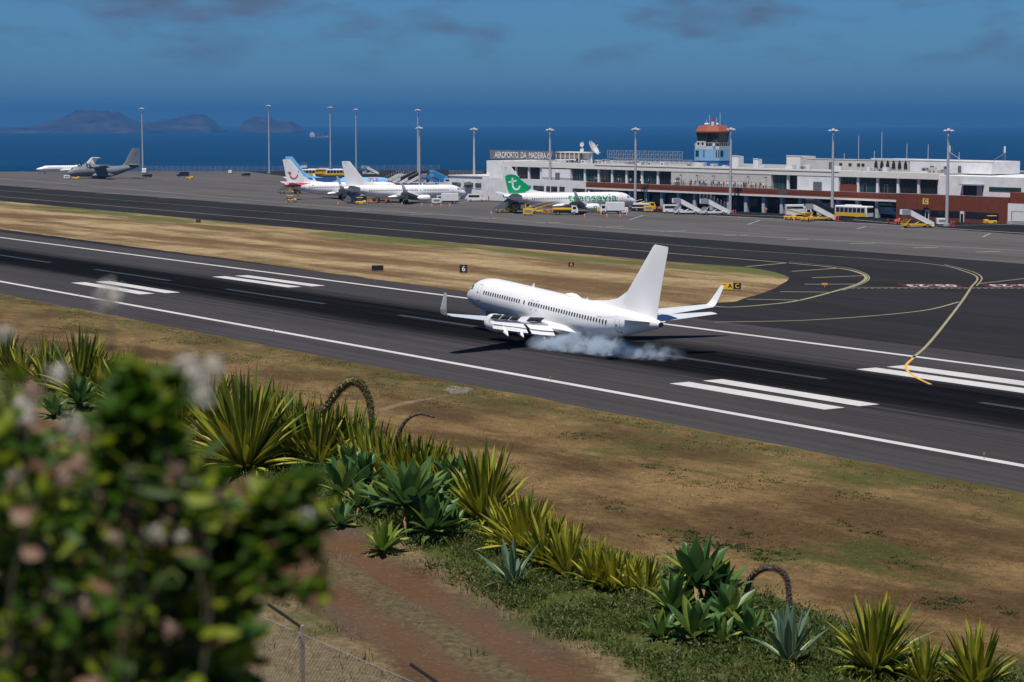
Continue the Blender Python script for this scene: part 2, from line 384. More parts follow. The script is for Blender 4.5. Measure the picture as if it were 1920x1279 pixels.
# ------------------------------------------------------------------ sea, islands, haze
m, t, b = node_mat('sea water', 0.5, 0.03)
P, X, Y, Z = n_pos(t)
n1 = n_noise(t, P, 0.012, 8, 0.7); n2 = n_noise(t, P, 0.0011, 5, 0.6)
c = n_mix(t, n_range(t, n2, 0.35, 0.65), (0.0002, 0.026, 0.072), (0.0004, 0.036, 0.094))
cap = n_noise(t, P, 0.09, 3, 0.5)
c = n_mix(t, n_range(t, cap, 0.69, 0.75, 0, 0.6), c, (0.45, 0.52, 0.56))
t.links.new(c, b.inputs['Base Color']); n_bump(t, b, n1, 0.5, 6.0)
SEA = -60.0
sea = MB(); ring = [(40000 * math.cos(k * math.pi / 48), 40000 * math.sin(k * math.pi / 48), SEA) for k in range(96)]
sea.add(ring, [tuple(range(96))]); o = sea.build('sea', m); o['kind'] = 'structure'
m, t, b = node_mat('island rock', 0.95, 0.1)
P, X, Y, Z = n_pos(t)
c = n_ramp(t, n_noise(t, P, 0.004, 8, 0.65), [(0.35, (0.012, 0.011, 0.012)), (0.5, (0.06, 0.045, 0.036)), (0.65, (0.14, 0.10, 0.065))])
t.links.new(c, b.inputs['Base Color']); n_bump(t, b, n_noise(t, P, 0.006, 8, 0.7), 1.0, 60.0)
def island(name, px0, px1, prof, dist, label, seed):
    # ridge heights along its length, then slopes falling off to the water on both sides
    mb = MB(); n = 60; rows = 18; a = at_dist(px0, 230, dist); bb = at_dist(px1, 230, dist); dv = (bb - a); nrm = Vector((-dv.y, dv.x, 0)).normalized()
    vs = []; fs = []
    for i in range(n + 1):
        tt = i / n
        for j in range(len(prof) - 1):
            if prof[j][0] <= tt <= prof[j + 1][0]:
                q = (tt - prof[j][0]) / (prof[j + 1][0] - prof[j][0]); h = prof[j][1] * (1 - q) + prof[j + 1][1] * q; break
        for k in range(rows + 1):
            s = k / rows * 2 - 1; fall = max(0.0, 1 - abs(s) ** 1.3)
            p = a + dv * tt + nrm * s * 700
            z = .88 * h * fall * (1 + 0.35 * mnoise.fractal(Vector((p.x * 0.0022, p.y * 0.0022, seed)), 0.7, 2.0, 6)) if 0 < k < rows else -8
            vs.append((p.x, p.y, SEA + z))
    for i in range(n):
        for k in range(rows):
            q = i * (rows + 1) + k; fs.append((q, q + 1, q + rows + 2, q + rows + 1))
    mb.add(vs, fs); return tag(mb.build(name, m, smooth=False), label, 'island', 'far islands across the water', 'structure')
D_I = 17500
def hp(py): return 84 + (230 - py) / FPX * D_I
island('island', 4, 292, [(0, 10), (.06, 50), (.2, hp(234)), (.33, hp(226)), (.45, hp(217)), (.5, hp(208)), (.62, hp(206)), (.74, hp(211)), (.86, hp(222)), (.95, hp(232)), (1, 20)], D_I, 'largest hazy island with a domed ridge on the horizon', 1.0)
island('island', 268, 412, [(0, 20), (.08, hp(232)), (.25, hp(224)), (.5, hp(218)), (.8, hp(219)), (.9, hp(226)), (.97, hp(234)), (1, 20)], D_I + 900, 'low hazy island in the middle of the three', 5.0)
island('island', 447, 562, [(0, 20), (.06, hp(236)), (.15, hp(219)), (.28, hp(209)), (.45, hp(214)), (.6, hp(221)), (.9, hp(222)), (.96, hp(232)), (1, 20)], D_I + 400, 'small hazy island with a steep peak nearest the ship', 9.0)
HAZE_D = 7e-5
hz = MB().box(-41500, 41500, -41500, 41500, SEA - 1.5, 330).build('haze', None); hz['kind'] = 'stuff'
hm = bpy.data.materials.new('haze air'); hm.use_nodes = True; t = hm.node_tree; t.nodes.clear()
ho = t.nodes.new('ShaderNodeOutputMaterial'); pv = t.nodes.new('ShaderNodeVolumePrincipled')
pv.inputs['Density'].default_value = HAZE_D; pv.inputs['Color'].default_value = (0.075, 0.27, 0.56, 1); pv.inputs['Anisotropy'].default_value = 0.0
t.links.new(pv.outputs[0], ho.inputs['Volume']); hz.data.materials.clear(); hz.data.materials.append(hm)
# ------------------------------------------------------------------ aircraft
def aero_paint(name, rgb, rough=0.28):
    return mat(name, rgb, rough, 0.035, 0.35, spec=0.5)
M_AW = aero_paint('aircraft white', (0.80, 0.80, 0.80))
M_AG = aero_paint('aircraft wing grey', (0.62, 0.64, 0.66), 0.35)
M_DK = mat('dark opening', (0.012, 0.012, 0.014), 0.6, 0.2)
M_GLS = mat('cabin glass', (0.015, 0.018, 0.024), 0.08, 0.1, spec=0.8)
M_TYRE = mat('tyre rubber', (0.016, 0.016, 0.017), 0.8, 0.2)
M_STEEL = mat('bare steel', (0.45, 0.45, 0.46), 0.4, 0.1, metal=0.8)
M_SEAM = mat('door seam', (0.36, 0.37, 0.39), 0.5)
M_SPOIL_SHADE = mat('spoiler shade grey', (.07, .075, .075), .7)  # dark colour painting in the shade on the raised spoilers' undersides
M_GREEN = aero_paint('livery green', (0.0, 0.38, 0.13))
M_LRED = aero_paint('livery red', (0.55, 0.012, 0.03))
M_LBLUE = aero_paint('livery light blue', (0.20, 0.52, 0.82))
M_NAVY = aero_paint('livery navy', (0.012, 0.05, 0.17))
FUS = [(0, 2.75, 2.70, .04), (.22, 3.12, 2.36, .42), (.8, 3.52, 2.0, .84), (1.5, 3.92, 1.76, 1.15), (2.2, 4.42, 1.6, 1.4), (3.0, 4.86, 1.47, 1.6), (4.0, 5.13, 1.37, 1.75),
       (5.5, 5.30, 1.3, 1.86), (7.5, 5.34, 1.28, 1.88), (12, 5.34, 1.28, 1.88), (18, 5.34, 1.28, 1.88), (24.5, 5.34, 1.28, 1.88), (27, 5.34, 1.42, 1.85), (29, 5.33, 1.75, 1.74), (31, 5.30, 2.2, 1.54),
       (33, 5.25, 2.75, 1.27), (35, 5.16, 3.3, .92), (36.8, 5.02, 3.8, .56), (37.9, 4.86, 4.12, .33), (38.1, 4.78, 4.2, .26)]
NOSE = 19.6
def fus_at(s, F=FUS):
    for a, b in zip(F, F[1:]):
        if a[0] <= s <= b[0]:
            q = (s - a[0]) / (b[0] - a[0]); return [a[i] + (b[i] - a[i]) * q for i in (1, 2, 3)]
    return list(F[-1][1:])
def skin(s, z, sg, off=0.0, F=FUS, nose=NOSE):   # point on the side of the fuselage at station s and height z
    tp, bt, hw = fus_at(s, F); c = (tp + bt) / 2; hh = (tp - bt) / 2
    k = max(-0.995, min(0.995, (z - c) / hh)); y = hw * math.sqrt(1 - k * k)
    n = Vector((0, y / hw ** 2, (z - c) / hh ** 2)).normalized()
    return Vector((nose - s, sg * (y + n.y * off), z + n.z * off))
def fus_mesh(F=FUS, nose=NOSE, n=28, fine=1.0):
    st = []
    for a, b in zip(F, F[1:]):
        k = max(1, int((b[0] - a[0]) / fine)); st += [a[0] + (b[0] - a[0]) * i / k for i in range(k)]
    st.append(F[-1][0]); mb = MB(); rings = []
    for s in st:
        tp, bt, hw = fus_at(s, F); c = (tp + bt) / 2; hh = (tp - bt) / 2
        rings.append([(nose - s, hw * math.sin(2 * math.pi * j / n), c + hh * math.cos(2 * math.pi * j / n)) for j in range(n)])
    return mb.loft(rings)
AF = [(0, 0), (.03, .028), (.12, .052), (.32, .064), (.55, .052), (.78, .027), (1, .003), (1, -.003), (.78, -.016), (.55, -.034), (.32, -.046), (.12, -.038), (.03, -.02)]
def foil(le, chord, thick=1.0, vert=False, cut=1.0):
    pts = [(min(x, cut), z) for x, z in AF]
    if vert: return [(le[0] - x * chord, le[1] + z * chord * thick, le[2]) for x, z in pts]
    return [(le[0] - x * chord, le[1], le[2] + z * chord * thick) for x, z in pts]
def patch(pts, sg, off, F=FUS, nose=NOSE):        # flat polygon in (s, z) laid on the fuselage side
    return [skin(s, z, sg, off, F, nose) for s, z in pts]
def skin_text(txt, size, s0, z0, sg, m, parent, name, bold=0.03, flip=False, xs=1.0):
    me = text_mesh(txt, size, bold, 'CENTER'); bm = bmesh.new(); bm.from_mesh(me)
    for k in range(-12, 13):
        bmesh.ops.bisect_plane(bm, geom=bm.verts[:] + bm.edges[:] + bm.faces[:], plane_co=(0, k * 0.16, 0), plane_no=(0, 1, 0))
    d = 1 if sg < 0 else -1                       # reads left to right on either side
    for v in bm.verts:
        p = skin(s0 - d * v.co.x * xs, z0 + v.co.y, sg, 0.014); v.co = p
    bm.to_mesh(me); bm.free(); me.materials.append(m)
    return inst(name, me, parent)
def fin_pt(s, z, sg, off=0.01):
    th = 0.20 - 0.012 * (z - 5)
    return Vector((NOSE - s, sg * (th + off), z))
def fin_stroke(pts, wd, m, parent, name, sg):     # painted line on the fin
    line = smooth_line([Vector((p[0], p[1], 0)) for p in pts], 6); mb = MB()
    for q in ribbon(line, wd): mb.add([fin_pt(v[0], v[1], sg, 0.035) for v in q], [(0, 1, 2, 3)])
    return mb.build(name, m, parent)
def wheel_mesh(r, wd):
    mb = MB(); n = 16; prof = [(-wd / 2, r * .55), (-wd / 2, r * .9), (-wd * .35, r), (wd * .35, r), (wd / 2, r * .9), (wd / 2, r * .55)]
    mb.loft([[(rr * math.cos(2 * math.pi * k / n), y, rr * math.sin(2 * math.pi * k / n)) for k in range(n)] for y, rr in prof])
    return mb
WIN = MB(); WIN.prism([(-.115, -.13), (-.06, -.19), (.06, -.19), (.115, -.13), (.115, .13), (.06, .19), (-.06, .19), (-.115, .13)], 1, -.012, .012)
WIN_ME = None
def make_airliner(name, label, livery, landing=False, sides=(1,), group='parked airliners'):
    global WIN_ME
    root = thing(name, label, 'airplane', group=None if landing else group)
    f = fus_mesh()
    if livery in ('smile', 'blue'):
        for i, fc in enumerate(f.f):
            c = sum((Vector(f.v[k]) for k in fc), Vector()) / len(fc); s = NOSE - c.x
            if livery == 'smile':
                f.m[i] = 1 if (s > 29.2 and 3.55 < c.z - (s - 33) * 0.09 < 6 and c.z < 5.0 + (s - 29) * .06 and c.z > 5.5 - (s - 28.5) * 0.27) else 0
            else:
                f.m[i] = 2 if s > 24 - (c.z - 3) * 2.2 else (1 if (c.z < 3.9 and s < 16) else 0)
    fm = {'smile': [M_AW, M_LRED], 'blue': [M_LBLUE, M_LRED, M_NAVY]}.get(livery, [M_AW])
    body = f.build('fuselage', fm, root, True)
    # wing-to-body fairing
    fr = MB(); rings = []
    for s, hw, bt, tp in ((12.2, .5, 1.5, 1.9), (13.6, 1.7, 1.15, 2.2), (16, 2.12, 1.02, 2.5), (20, 2.2, 1.0, 2.7), (23, 2.1, 1.05, 2.7), (25.2, 1.4, 1.3, 2.3), (26.6, .4, 1.5, 1.8)):
        rings.append([(NOSE - s, hw * math.sin(2 * math.pi * j / 16), (tp + bt) / 2 + (tp - bt) / 2 * math.cos(2 * math.pi * j / 16)) for j in range(16)])
    fr.loft(rings).build('belly_fairing', M_AW, root, True)
    flex = 0.055 if landing else 0.02
    def wz(y): return 1.95 + (y - 1.9) * math.tan(R(6)) + flex * max(0, y - 4) ** 1.3 * .35
    def le(y): return 14.8 + (y - 1.5) * math.tan(R(27.5))
    def te(y): return 22.4 + max(0, y - 5.8) * (24.75 - 22.4) / 11.2
    for sg in (1, -1):
        wing = MB(); rings = []
        for y in (0.6, 1.9, 3.8, 5.8, 8.5, 11.2, 11.3, 14, 17.0):
            ch = te(y) - le(y); cut = 0.72 if (landing and y < 11.25) else 1.0
            rings.append(foil((NOSE - le(y), sg * y, wz(y)), ch, 1.0 if y > 3 else 1.15, cut=cut))
        wing.loft(rings); w_o = wing.build('wing', M_AG, root, True)
        wl = MB(); rings = []
        for k, (dy, dz, ds, ch) in enumerate(((0, 0, 0, 1.62), (.25, .07, .12, 1.52), (.45, .3, .32, 1.36), (.58, .75, .62, 1.18), (.78, 1.7, 1.25, .86), (.92, 2.45, 1.78, .56))):
            y = 17.0 + dy; ring = foil((NOSE - le(17.0) - ds, 0, 0), ch, .8)
            ca = min(1.0, k / 3.0) * R(78)
            rings.append([(p[0], sg * (y - p[2] * math.sin(ca)), wz(17.0) + dz + p[2] * math.cos(ca)) for p in ring])
        wl.loft(rings).build('winglet', M_AW if livery != 'green' else M_AG, root, True)
        if landing:
            for (ya, yb) in ((2.1, 5.4), (5.9, 11.2)):
                for (d0, d1, c0, c1, ang) in ((.70, .0, .0, .155, 22), (.86, -.10, 0, .10, 40)):   # fore and aft flap segments
                    fl = MB(); rings = []
                    for y in (ya, (ya + yb) / 2, yb):
                        ch = te(y) - le(y); cc = c1 * (ch if y > 4 else 6.2) + .12; x0 = NOSE - le(y) - ch * .74 - (0.0 if ang < 30 else .155 * 5.2 * .95)
                        z0 = wz(y) - .02 - (0 if ang < 30 else .40); ring = foil((0, 0, 0), cc, 1.3)
                        rings.append([(x0 + p[0] * math.cos(R(ang)) + p[2] * math.sin(R(ang)), sg * y, z0 + p[0] * math.sin(R(ang)) + p[2] * math.cos(R(ang))) for p in ring])
                    fl.loft(rings).build('flap', M_AW, root, True)
            for (ya, yb) in ((2.7, 4.9), (6.2, 7.6), (7.7, 9.1), (9.2, 10.6)):
                sp = MB(); vs = []
                for y in (ya, yb):
                    ch = te(y) - le(y); x0 = NOSE - le(y) - ch * .62; z0 = wz(y) + ch * .045
                    for (dx, dz) in ((0, 0), (-.72, .52), (-.70, .55), (.02, .05)): vs.append((x0 + dx, sg * y, z0 + dz))
                sp.add(vs, [(0, 1, 5, 4), (1, 2, 6, 5), (2, 3, 7, 6), (3, 0, 4, 7), (0, 3, 2, 1), (4, 5, 6, 7)]); sp.m[0] = 1; sp.m[1] = 1; sp.build('spoiler', [M_AW, M_SPOIL_SHADE], root)
            for y in (3.6, 6.9, 9.4):                      # flap track fairings
                x0 = NOSE - le(y) - (te(y) - le(y)) * .55; zz = wz(y)
                MB().tube([(x0 + 1, sg * y, zz - .22), (x0, sg * y, zz - .36), (x0 - 1.3, sg * y, zz - .62), (x0 - 2.1, sg * y, zz - 1.0), (x0 - 2.6, sg * y, zz - 1.3)], [.06, .24, .33, .27, .05], 10).build('flap_fairing', M_AW, root, True)
        else:
            for y in (3.6, 6.9, 9.4):
                x0 = NOSE - le(y) - (te(y) - le(y)) * .6; zz = wz(y)
                MB().tube([(x0 + 1, sg * y, zz - .2), (x0 - .4, sg * y, zz - .34), (x0 - 2.2, sg * y, zz - .25), (x0 - 3.2, sg * y, zz - .05)], [.06, .2, .2, .03], 8).build('flap_fairing', M_AG, root, True)
        # engine: nacelle, intake, core, pylon
        e = MB(); rings = []; ex = NOSE - 12.9; ey = sg * 4.83; ez = 1.42
        prof = [(-.9, .70), (-.35, .76), (0.02, .82), (0, .90), (-.15, .97), (-.8, 1.06), (-1.7, 1.06), (-2.8, .93), (-3.5, .80), (-3.5, .74), (-2.9, .72)]
        for x, r in prof:
            rings.append([(ex + x, ey + r * 1.03 * math.sin(2 * math.pi * j / 24), ez + r * math.cos(2 * math.pi * j / 24) * (0.9 if math.cos(2 * math.pi * j / 24) < -.3 else 1)) for j in range(24)])
        eng = e.loft(rings, cap=False).build('engine', M_AW, root, True)
        MB().tube([(ex - .75, ey, ez), (ex - .85, ey, ez)], .74, 20).build('fan', M_DK, eng)
        MB().tube([(ex - 2.9, ey, ez), (ex - 3.5, ey, ez), (ex - 4.4, ey, ez), (ex - 5.0, ey, ez)], [.71, .55, .38, .08], 16).build('exhaust_core', M_STEEL, eng, True)
        MB().prism([(ex - .9, ez + .95), (ex - 2.2, ez + 1.15), (ex - 5.2, wz(4.83) - .05), (ex - 5.6, wz(4.83) - .3), (ex - 3.4, ez + .55)], 1, ey - .18, ey + .18).build('pylon', M_AW, root)
        if livery == 'green':
            ring_ = MB(); n = 20
            for a in range(n):
                q0, q1 = 2 * math.pi * a / n, 2 * math.pi * (a + 1) / n
                def ep(r, q): 
                    x = ex - 1.35 + r * math.cos(q); zz = r * math.sin(q); return (x, ey + sg * math.sqrt(max(.01, (1.06 * 1.03 + .02) ** 2 - zz * zz)), ez + zz)
                ring_.add([ep(0.02, q0), ep(.3, q0), ep(.3, q1), ep(0.02, q1)], [(0, 1, 2, 3)]); ring_.add([ep(.3, q0), ep(.5, q0), ep(.5, q1), ep(.3, q1)], [(0, 1, 2, 3)])
            if sg == sides[0]:
                ring_.build('engine_emblem', M_GREEN, eng)
                tm = text_mesh('t', 1.05, .03); tm.materials.append(M_AW); dx = 1 if sg > 0 else -1
                for v in tm.vertices:
                    zz = v.co.y; v.co = (ex - 1.35 + v.co.x * (-1 if sg > 0 else 1), ey + sg * (math.sqrt(max(.01, 1.112 ** 2 - zz * zz)) + .012), ez + zz)
                inst('engine_letter', tm, eng)
        # tailplane
        hs = MB(); rings = []
        for y in (0.2, 1.0, 4, 7.15):
            L0 = 33.0 + (y - .6) * .59; ch = 3.95 - (y - .6) * .40
            rings.append(foil((NOSE - L0, sg * y, 4.55 + y * .122), ch, .8))
        hs.loft(rings).build('tailplane', M_AG, root, True)
        # main gear
        g = MB(); g.tube([(-.1, sg * 2.86, 2.0), (0, sg * 2.86, .55)], [.16, .12], 8); g.tube([(0, sg * 2.4, .56), (0, sg * 3.3, .56)], .09, 8); g.tube([(0, sg * 2.86, .9), (.2, sg * 1.7, 1.7)], .06, 6)
        gear = g.build('main_gear', M_STEEL, root)
        wm = wheel_mesh(.56, .4).build('wheel', M_TYRE, gear); wm.location = (0, sg * 2.45, .56)
        inst('wheel', wm.data, gear, (0, sg * 3.27, .56))
        MB().box(-.5, .5, sg * 3.5 - .03, sg * 3.5 + .03, .9, 1.9).build('gear_door', M_AW, gear)
    fin = MB(); rings = []
    for z, l0, ch, th in ((5.0, 30.2, 7.2, .45), (6.4, 31.3, 6.25, .5), (9, 33.4, 4.6, .55), (12.3, 36.0, 2.65, .62), (12.55, 36.3, 2.3, .5)):
        rings.append(foil((NOSE - l0, 0, z), ch, th, True))
    finm = {'blue': M_LBLUE}.get(livery, M_AW)
    # symmetric section
    for r_ in rings:
        for i, p in enumerate(r_): 
            k = AF[i]; sgn = 1 if i <= 6 else -1; th = abs(p[1]); r_[i] = (p[0], sgn * max(th, .004) if 0 < i else 0.0, p[2])
    fino = fin.loft(rings).build('fin', finm, root, True)
    MB().loft([[(NOSE - 25.0, 0, 5.30), (NOSE - 25.0, .02, 5.29), (NOSE - 25.0, -.02, 5.29)], [(NOSE - 28.5, 0, 5.78), (NOSE - 28.5, .22, 5.2), (NOSE - 28.5, -.22, 5.2)],
               [(NOSE - 30.2, 0, 6.2), (NOSE - 30.2, .26, 5.2), (NOSE - 30.2, -.26, 5.2)], [(NOSE - 31.9, 0, 7.15), (NOSE - 31.9, .26, 5.2), (NOSE - 31.9, -.26, 5.2)]]).build('dorsal_fin', finm if livery != 'blue' else M_LBLUE, root, True)
    MB().tube([(NOSE - 38.05, 0, 4.5), (NOSE - 38.3, 0, 4.52)], [.28, .22], 14).build('exhaust', M_DK, root)
    ng = MB(); ng.tube([(15.6, 0, 1.5), (15.6, 0, .35)], .09, 8); ng.tube([(15.6, -.3, .35), (15.6, .3, .35)], .06, 6)
    ngo = ng.build('nose_gear', M_STEEL, root)
    wm = wheel_mesh(.34, .2).build('wheel', M_TYRE, ngo); wm.location = (15.6, .2, .34); inst('wheel', wm.data, ngo, (15.6, -.2, .34))
    MB().box(15.1, 16.3, .38, .42, .75, 1.4).build('nose_gear_door', M_AW, ngo); MB().box(15.1, 16.3, -.42, -.38, .75, 1.4).build('nose_gear_door', M_AW, ngo)
    # cockpit glazing
    for sg in (1, -1):
        for pts in ([(1.55, 3.62), (2.35, 3.72), (2.55, 4.2), (1.95, 4.08)], [(2.42, 3.72), (3.1, 3.78), (3.1, 4.18), (2.62, 4.2)]):
            MB().add(patch(pts, sg, .02), [(0, 1, 2, 3)]).build('cockpit_window', mat('cockpit glass', (0.03, 0.06, 0.13), 0.06, .1, spec=.9), root)
        MB().add([(NOSE - 1.5, sg * .06, 3.97), (NOSE - 1.55, sg * .75, 3.72), (NOSE - 1.98, sg * .86, 4.1), (NOSE - 2.1, sg * .06, 4.40)], [(0, 1, 2, 3)]).build('cockpit_window', MATS['cockpit glass'], root)
    for sg in sides:
        if WIN_ME is None:
            wo_ = WIN.build('window', M_GLS, root); WIN_ME = wo_.data; bpy.data.objects.remove(wo_)
        k = 0
        for i in range(50):
            s = 6.15 + i * .508
            if i in (16, 18) or 30.6 < s: continue
            p = skin(s, 3.82, sg, .012)
            inst('window', WIN_ME, root, p, (R(-14) * -sg if sg < 0 else R(14), 0, 0), (1.0, 1, 1.1))
        def frame(s0, s1, z0, z1, nm, wd=.05):
            mb = MB()
            for zz0, zz1 in ((z0, z0 + wd), (z1 - wd, z1)): mb.add(patch([(s0, zz0), (s1, zz0), (s1, zz1), (s0, zz1)], sg, .012), [(0, 1, 2, 3)])
            n = 8
            for ss in (s0, s1 - wd):
                for q in range(n):
                    za, zb = z0 + (z1 - z0) * q / n, z0 + (z1 - z0) * (q + 1) / n
                    mb.add(patch([(ss, za), (ss + wd, za), (ss + wd, zb), (ss, zb)], sg, .012), [(0, 1, 2, 3)])
            d = mb.build(nm, M_SEAM, root)
            return d
        for (s0, s1, z0, z1, nm) in ((4.5, 5.35, 2.75, 4.58, 'door'), (31.9, 32.65, 2.95, 4.65, 'door'), (16.0, 16.55, 3.2, 4.25, 'overwing_exit'), (17.05, 17.6, 3.2, 4.25, 'overwing_exit')):
            d = frame(s0, s1, z0, z1, nm)
            if nm == 'door':
                MB().add(patch([(s0 + .1, 3.62), (s0 + .4, 3.62), (s0 + .4, 3.72), (s0 + .1, 3.72)], sg, .02), [(0, 1, 2, 3)]).build('handle', M_DK, d)
                MB().add(patch([(s0, z0 - .07), (s1, z0 - .07), (s1, z0), (s0, z0)], sg, .02), [(0, 1, 2, 3)]).build('sill', M_DK, d)
        if not landing:
            frame(9, 10.3, 1.75, 2.6, 'cargo_door', .04); frame(25.2, 26.4, 1.9, 2.7, 'cargo_door', .04)
    # aerials
    MB().prism([(NOSE - 13.4, 5.30), (NOSE - 13.9, 5.30), (NOSE - 13.9, 5.75), (NOSE - 13.75, 5.78)], 1, -.03, .03).build('aerial', M_AW, root)
    if landing:
        dm = MB(); rings = []
        for s, hw, h in ((20.0, .05, .02), (20.6, .35, .22), (21.4, .5, .38), (22.2, .48, .36), (22.9, .3, .16), (23.4, .05, .02)):
            rings.append([(NOSE - s, hw * math.sin(2 * math.pi * j / 14), 5.3 + h * math.cos(2 * math.pi * j / 14)) for j in range(14)])
        dm.loft(rings).build('satcom_dome', M_AW, root, True)
        MB().prism([(NOSE - 24.3, 5.30), (NOSE - 24.6, 5.30), (NOSE - 24.6, 5.6)], 1, -.03, .03).build('aerial', M_AW, root)
        MB().prism([(NOSE - 30.0, 1.99), (NOSE - 30.7, 2.13), (NOSE - 30.4, 1.6), (NOSE - 30.1, 1.6)], 1, -.12, .12).build('tail_skid', M_AW, root)
    s0 = sides[0]
    if livery == 'green':
        blob = [(30.7, 7.0), (31.1, 6.15), (32.4, 5.5), (34.6, 5.3), (36.4, 5.35), (36.9, 5.8), (37.35, 7.4), (37.75, 9.2), (37.7, 9.9), (36.6, 10.3), (35.2, 10.2), (34.3, 9.8), (33.2, 8.8), (31.8, 7.75)]
        ln = [p.to_tuple()[:2] for p in smooth_line([Vector((a, b_, 0)) for a, b_ in blob + blob[:1]], 4)][:-1]
        mb = MB(); c0 = (34.8, 7.6)
        for i in range(len(ln)):
            a, b_ = ln[i], ln[(i + 1) % len(ln)]; mb.add([fin_pt(*c0, s0, .22), fin_pt(*a, s0, .0), fin_pt(*b_, s0, .0)], [(0, 1, 2)])
        # a disc of paint that follows the fin surface
        mb = MB()
        for r0, r1 in ((0, .5), (.5, 1)):
            for i in range(len(ln)):
                a, b_ = ln[i], ln[(i + 1) % len(ln)]
                q = [(c0[0] + (p[0] - c0[0]) * r, c0[1] + (p[1] - c0[1]) * r) for p, r in ((a, r0), (a, r1), (b_, r1), (b_, r0))]
                mb.add([fin_pt(u, v, s0, .02) for u, v in q], [(0, 1, 2, 3)])
        mb.build('fin_emblem', M_GREEN, root)
        fin_stroke([(35.75, 9.4), (35.72, 8.0), (35.5, 6.85), (34.9, 6.35), (34.2, 6.4), (33.75, 6.95), (33.7, 7.3)], .48, M_AW, root, 'fin_letter_stem', s0)
        fin_stroke([(36.9, 8.25), (35.7, 8.4), (34.6, 8.62)], .46, M_AW, root, 'fin_letter_bar', s0)
        skin_text('transavia', 2.95, 13.3, 3.9, s0, M_GREEN, root, 'airline_name', .015, xs=1.36)
    if livery == 'smile':
        fin_stroke([(37.2, 8.5), (36.5, 8.45), (36.0, 8.3)], .3, M_LRED, root, 'fin_emblem_bar', s0)
        fin_stroke([(36.6, 8.4), (36.3, 7.3), (35.6, 6.65), (34.9, 6.6), (34.2, 7.2), (33.95, 7.8)], .34, M_LRED, root, 'fin_emblem_smile', s0)
        fin_stroke([(33.85, 8.75), (33.6, 8.8)], .3, M_LRED, root, 'fin_emblem_dot', s0)
        MB().add(patch([(29.6, 4.3), (29.2, 4.3), (29.2, 4.6), (29.6, 4.6)], s0, .014), [(0, 1, 2, 3)]).build('small_red_marking', M_LRED, root)
    if livery == 'blue':
        fin_stroke([(37.3, 8.8), (36.9, 8.7), (36.9, 8.0), (36.6, 7.4)], .3, M_LRED, root, 'fin_emblem_smile', s0)
        skin_text('TUI', 1.9, 8.2, 4.3, s0, M_LRED, root, 'airline_name', .04, xs=1.2)
    if livery in ('white', 'smile', 'green'):
        MB().add([fin_pt(37.3, 12.0, s0, .03), fin_pt(37.9, 12.0, s0, .03), fin_pt(37.9, 12.15, s0, .03), fin_pt(37.3, 12.15, s0, .03)], [(0, 1, 2, 3)]).build('fin_marking', M_SEAM, root)
    return root
lp = make_airliner('landing_airliner', 'all white twin-engine airliner touching down on the runway with flaps lowered', 'plain', True, (1,))
lp.location = (-192.7, 131.4, 0.03); lp.rotation_euler = (R(1.0), R(-3.4), R(178.9))
def park(pl, px, py, hd):
    p = at(px, py); pl.location = p; pl.rotation_euler = (0, 0, IMG_R + R(hd)); return pl
pt = park(make_airliner('airliner', 'white parked airliner with green lettering and green emblem on its fin', 'green', sides=(-1,)), 1066, 398, 20)
pw = park(make_airliner('airliner', 'plain white parked airliner, fin bare, in front of the red-tailed one', 'white', sides=(-1,)), 757, 380, 18)
ps = park(make_airliner('airliner', 'white parked airliner with red tail cone and red smile on its fin', 'smile', sides=(-1,)), 642, 373, 18)
pb = park(make_airliner('airliner', 'light blue parked airliner half hidden behind the red-tailed one', 'blue', sides=(-1,)), 638, 362, 18)

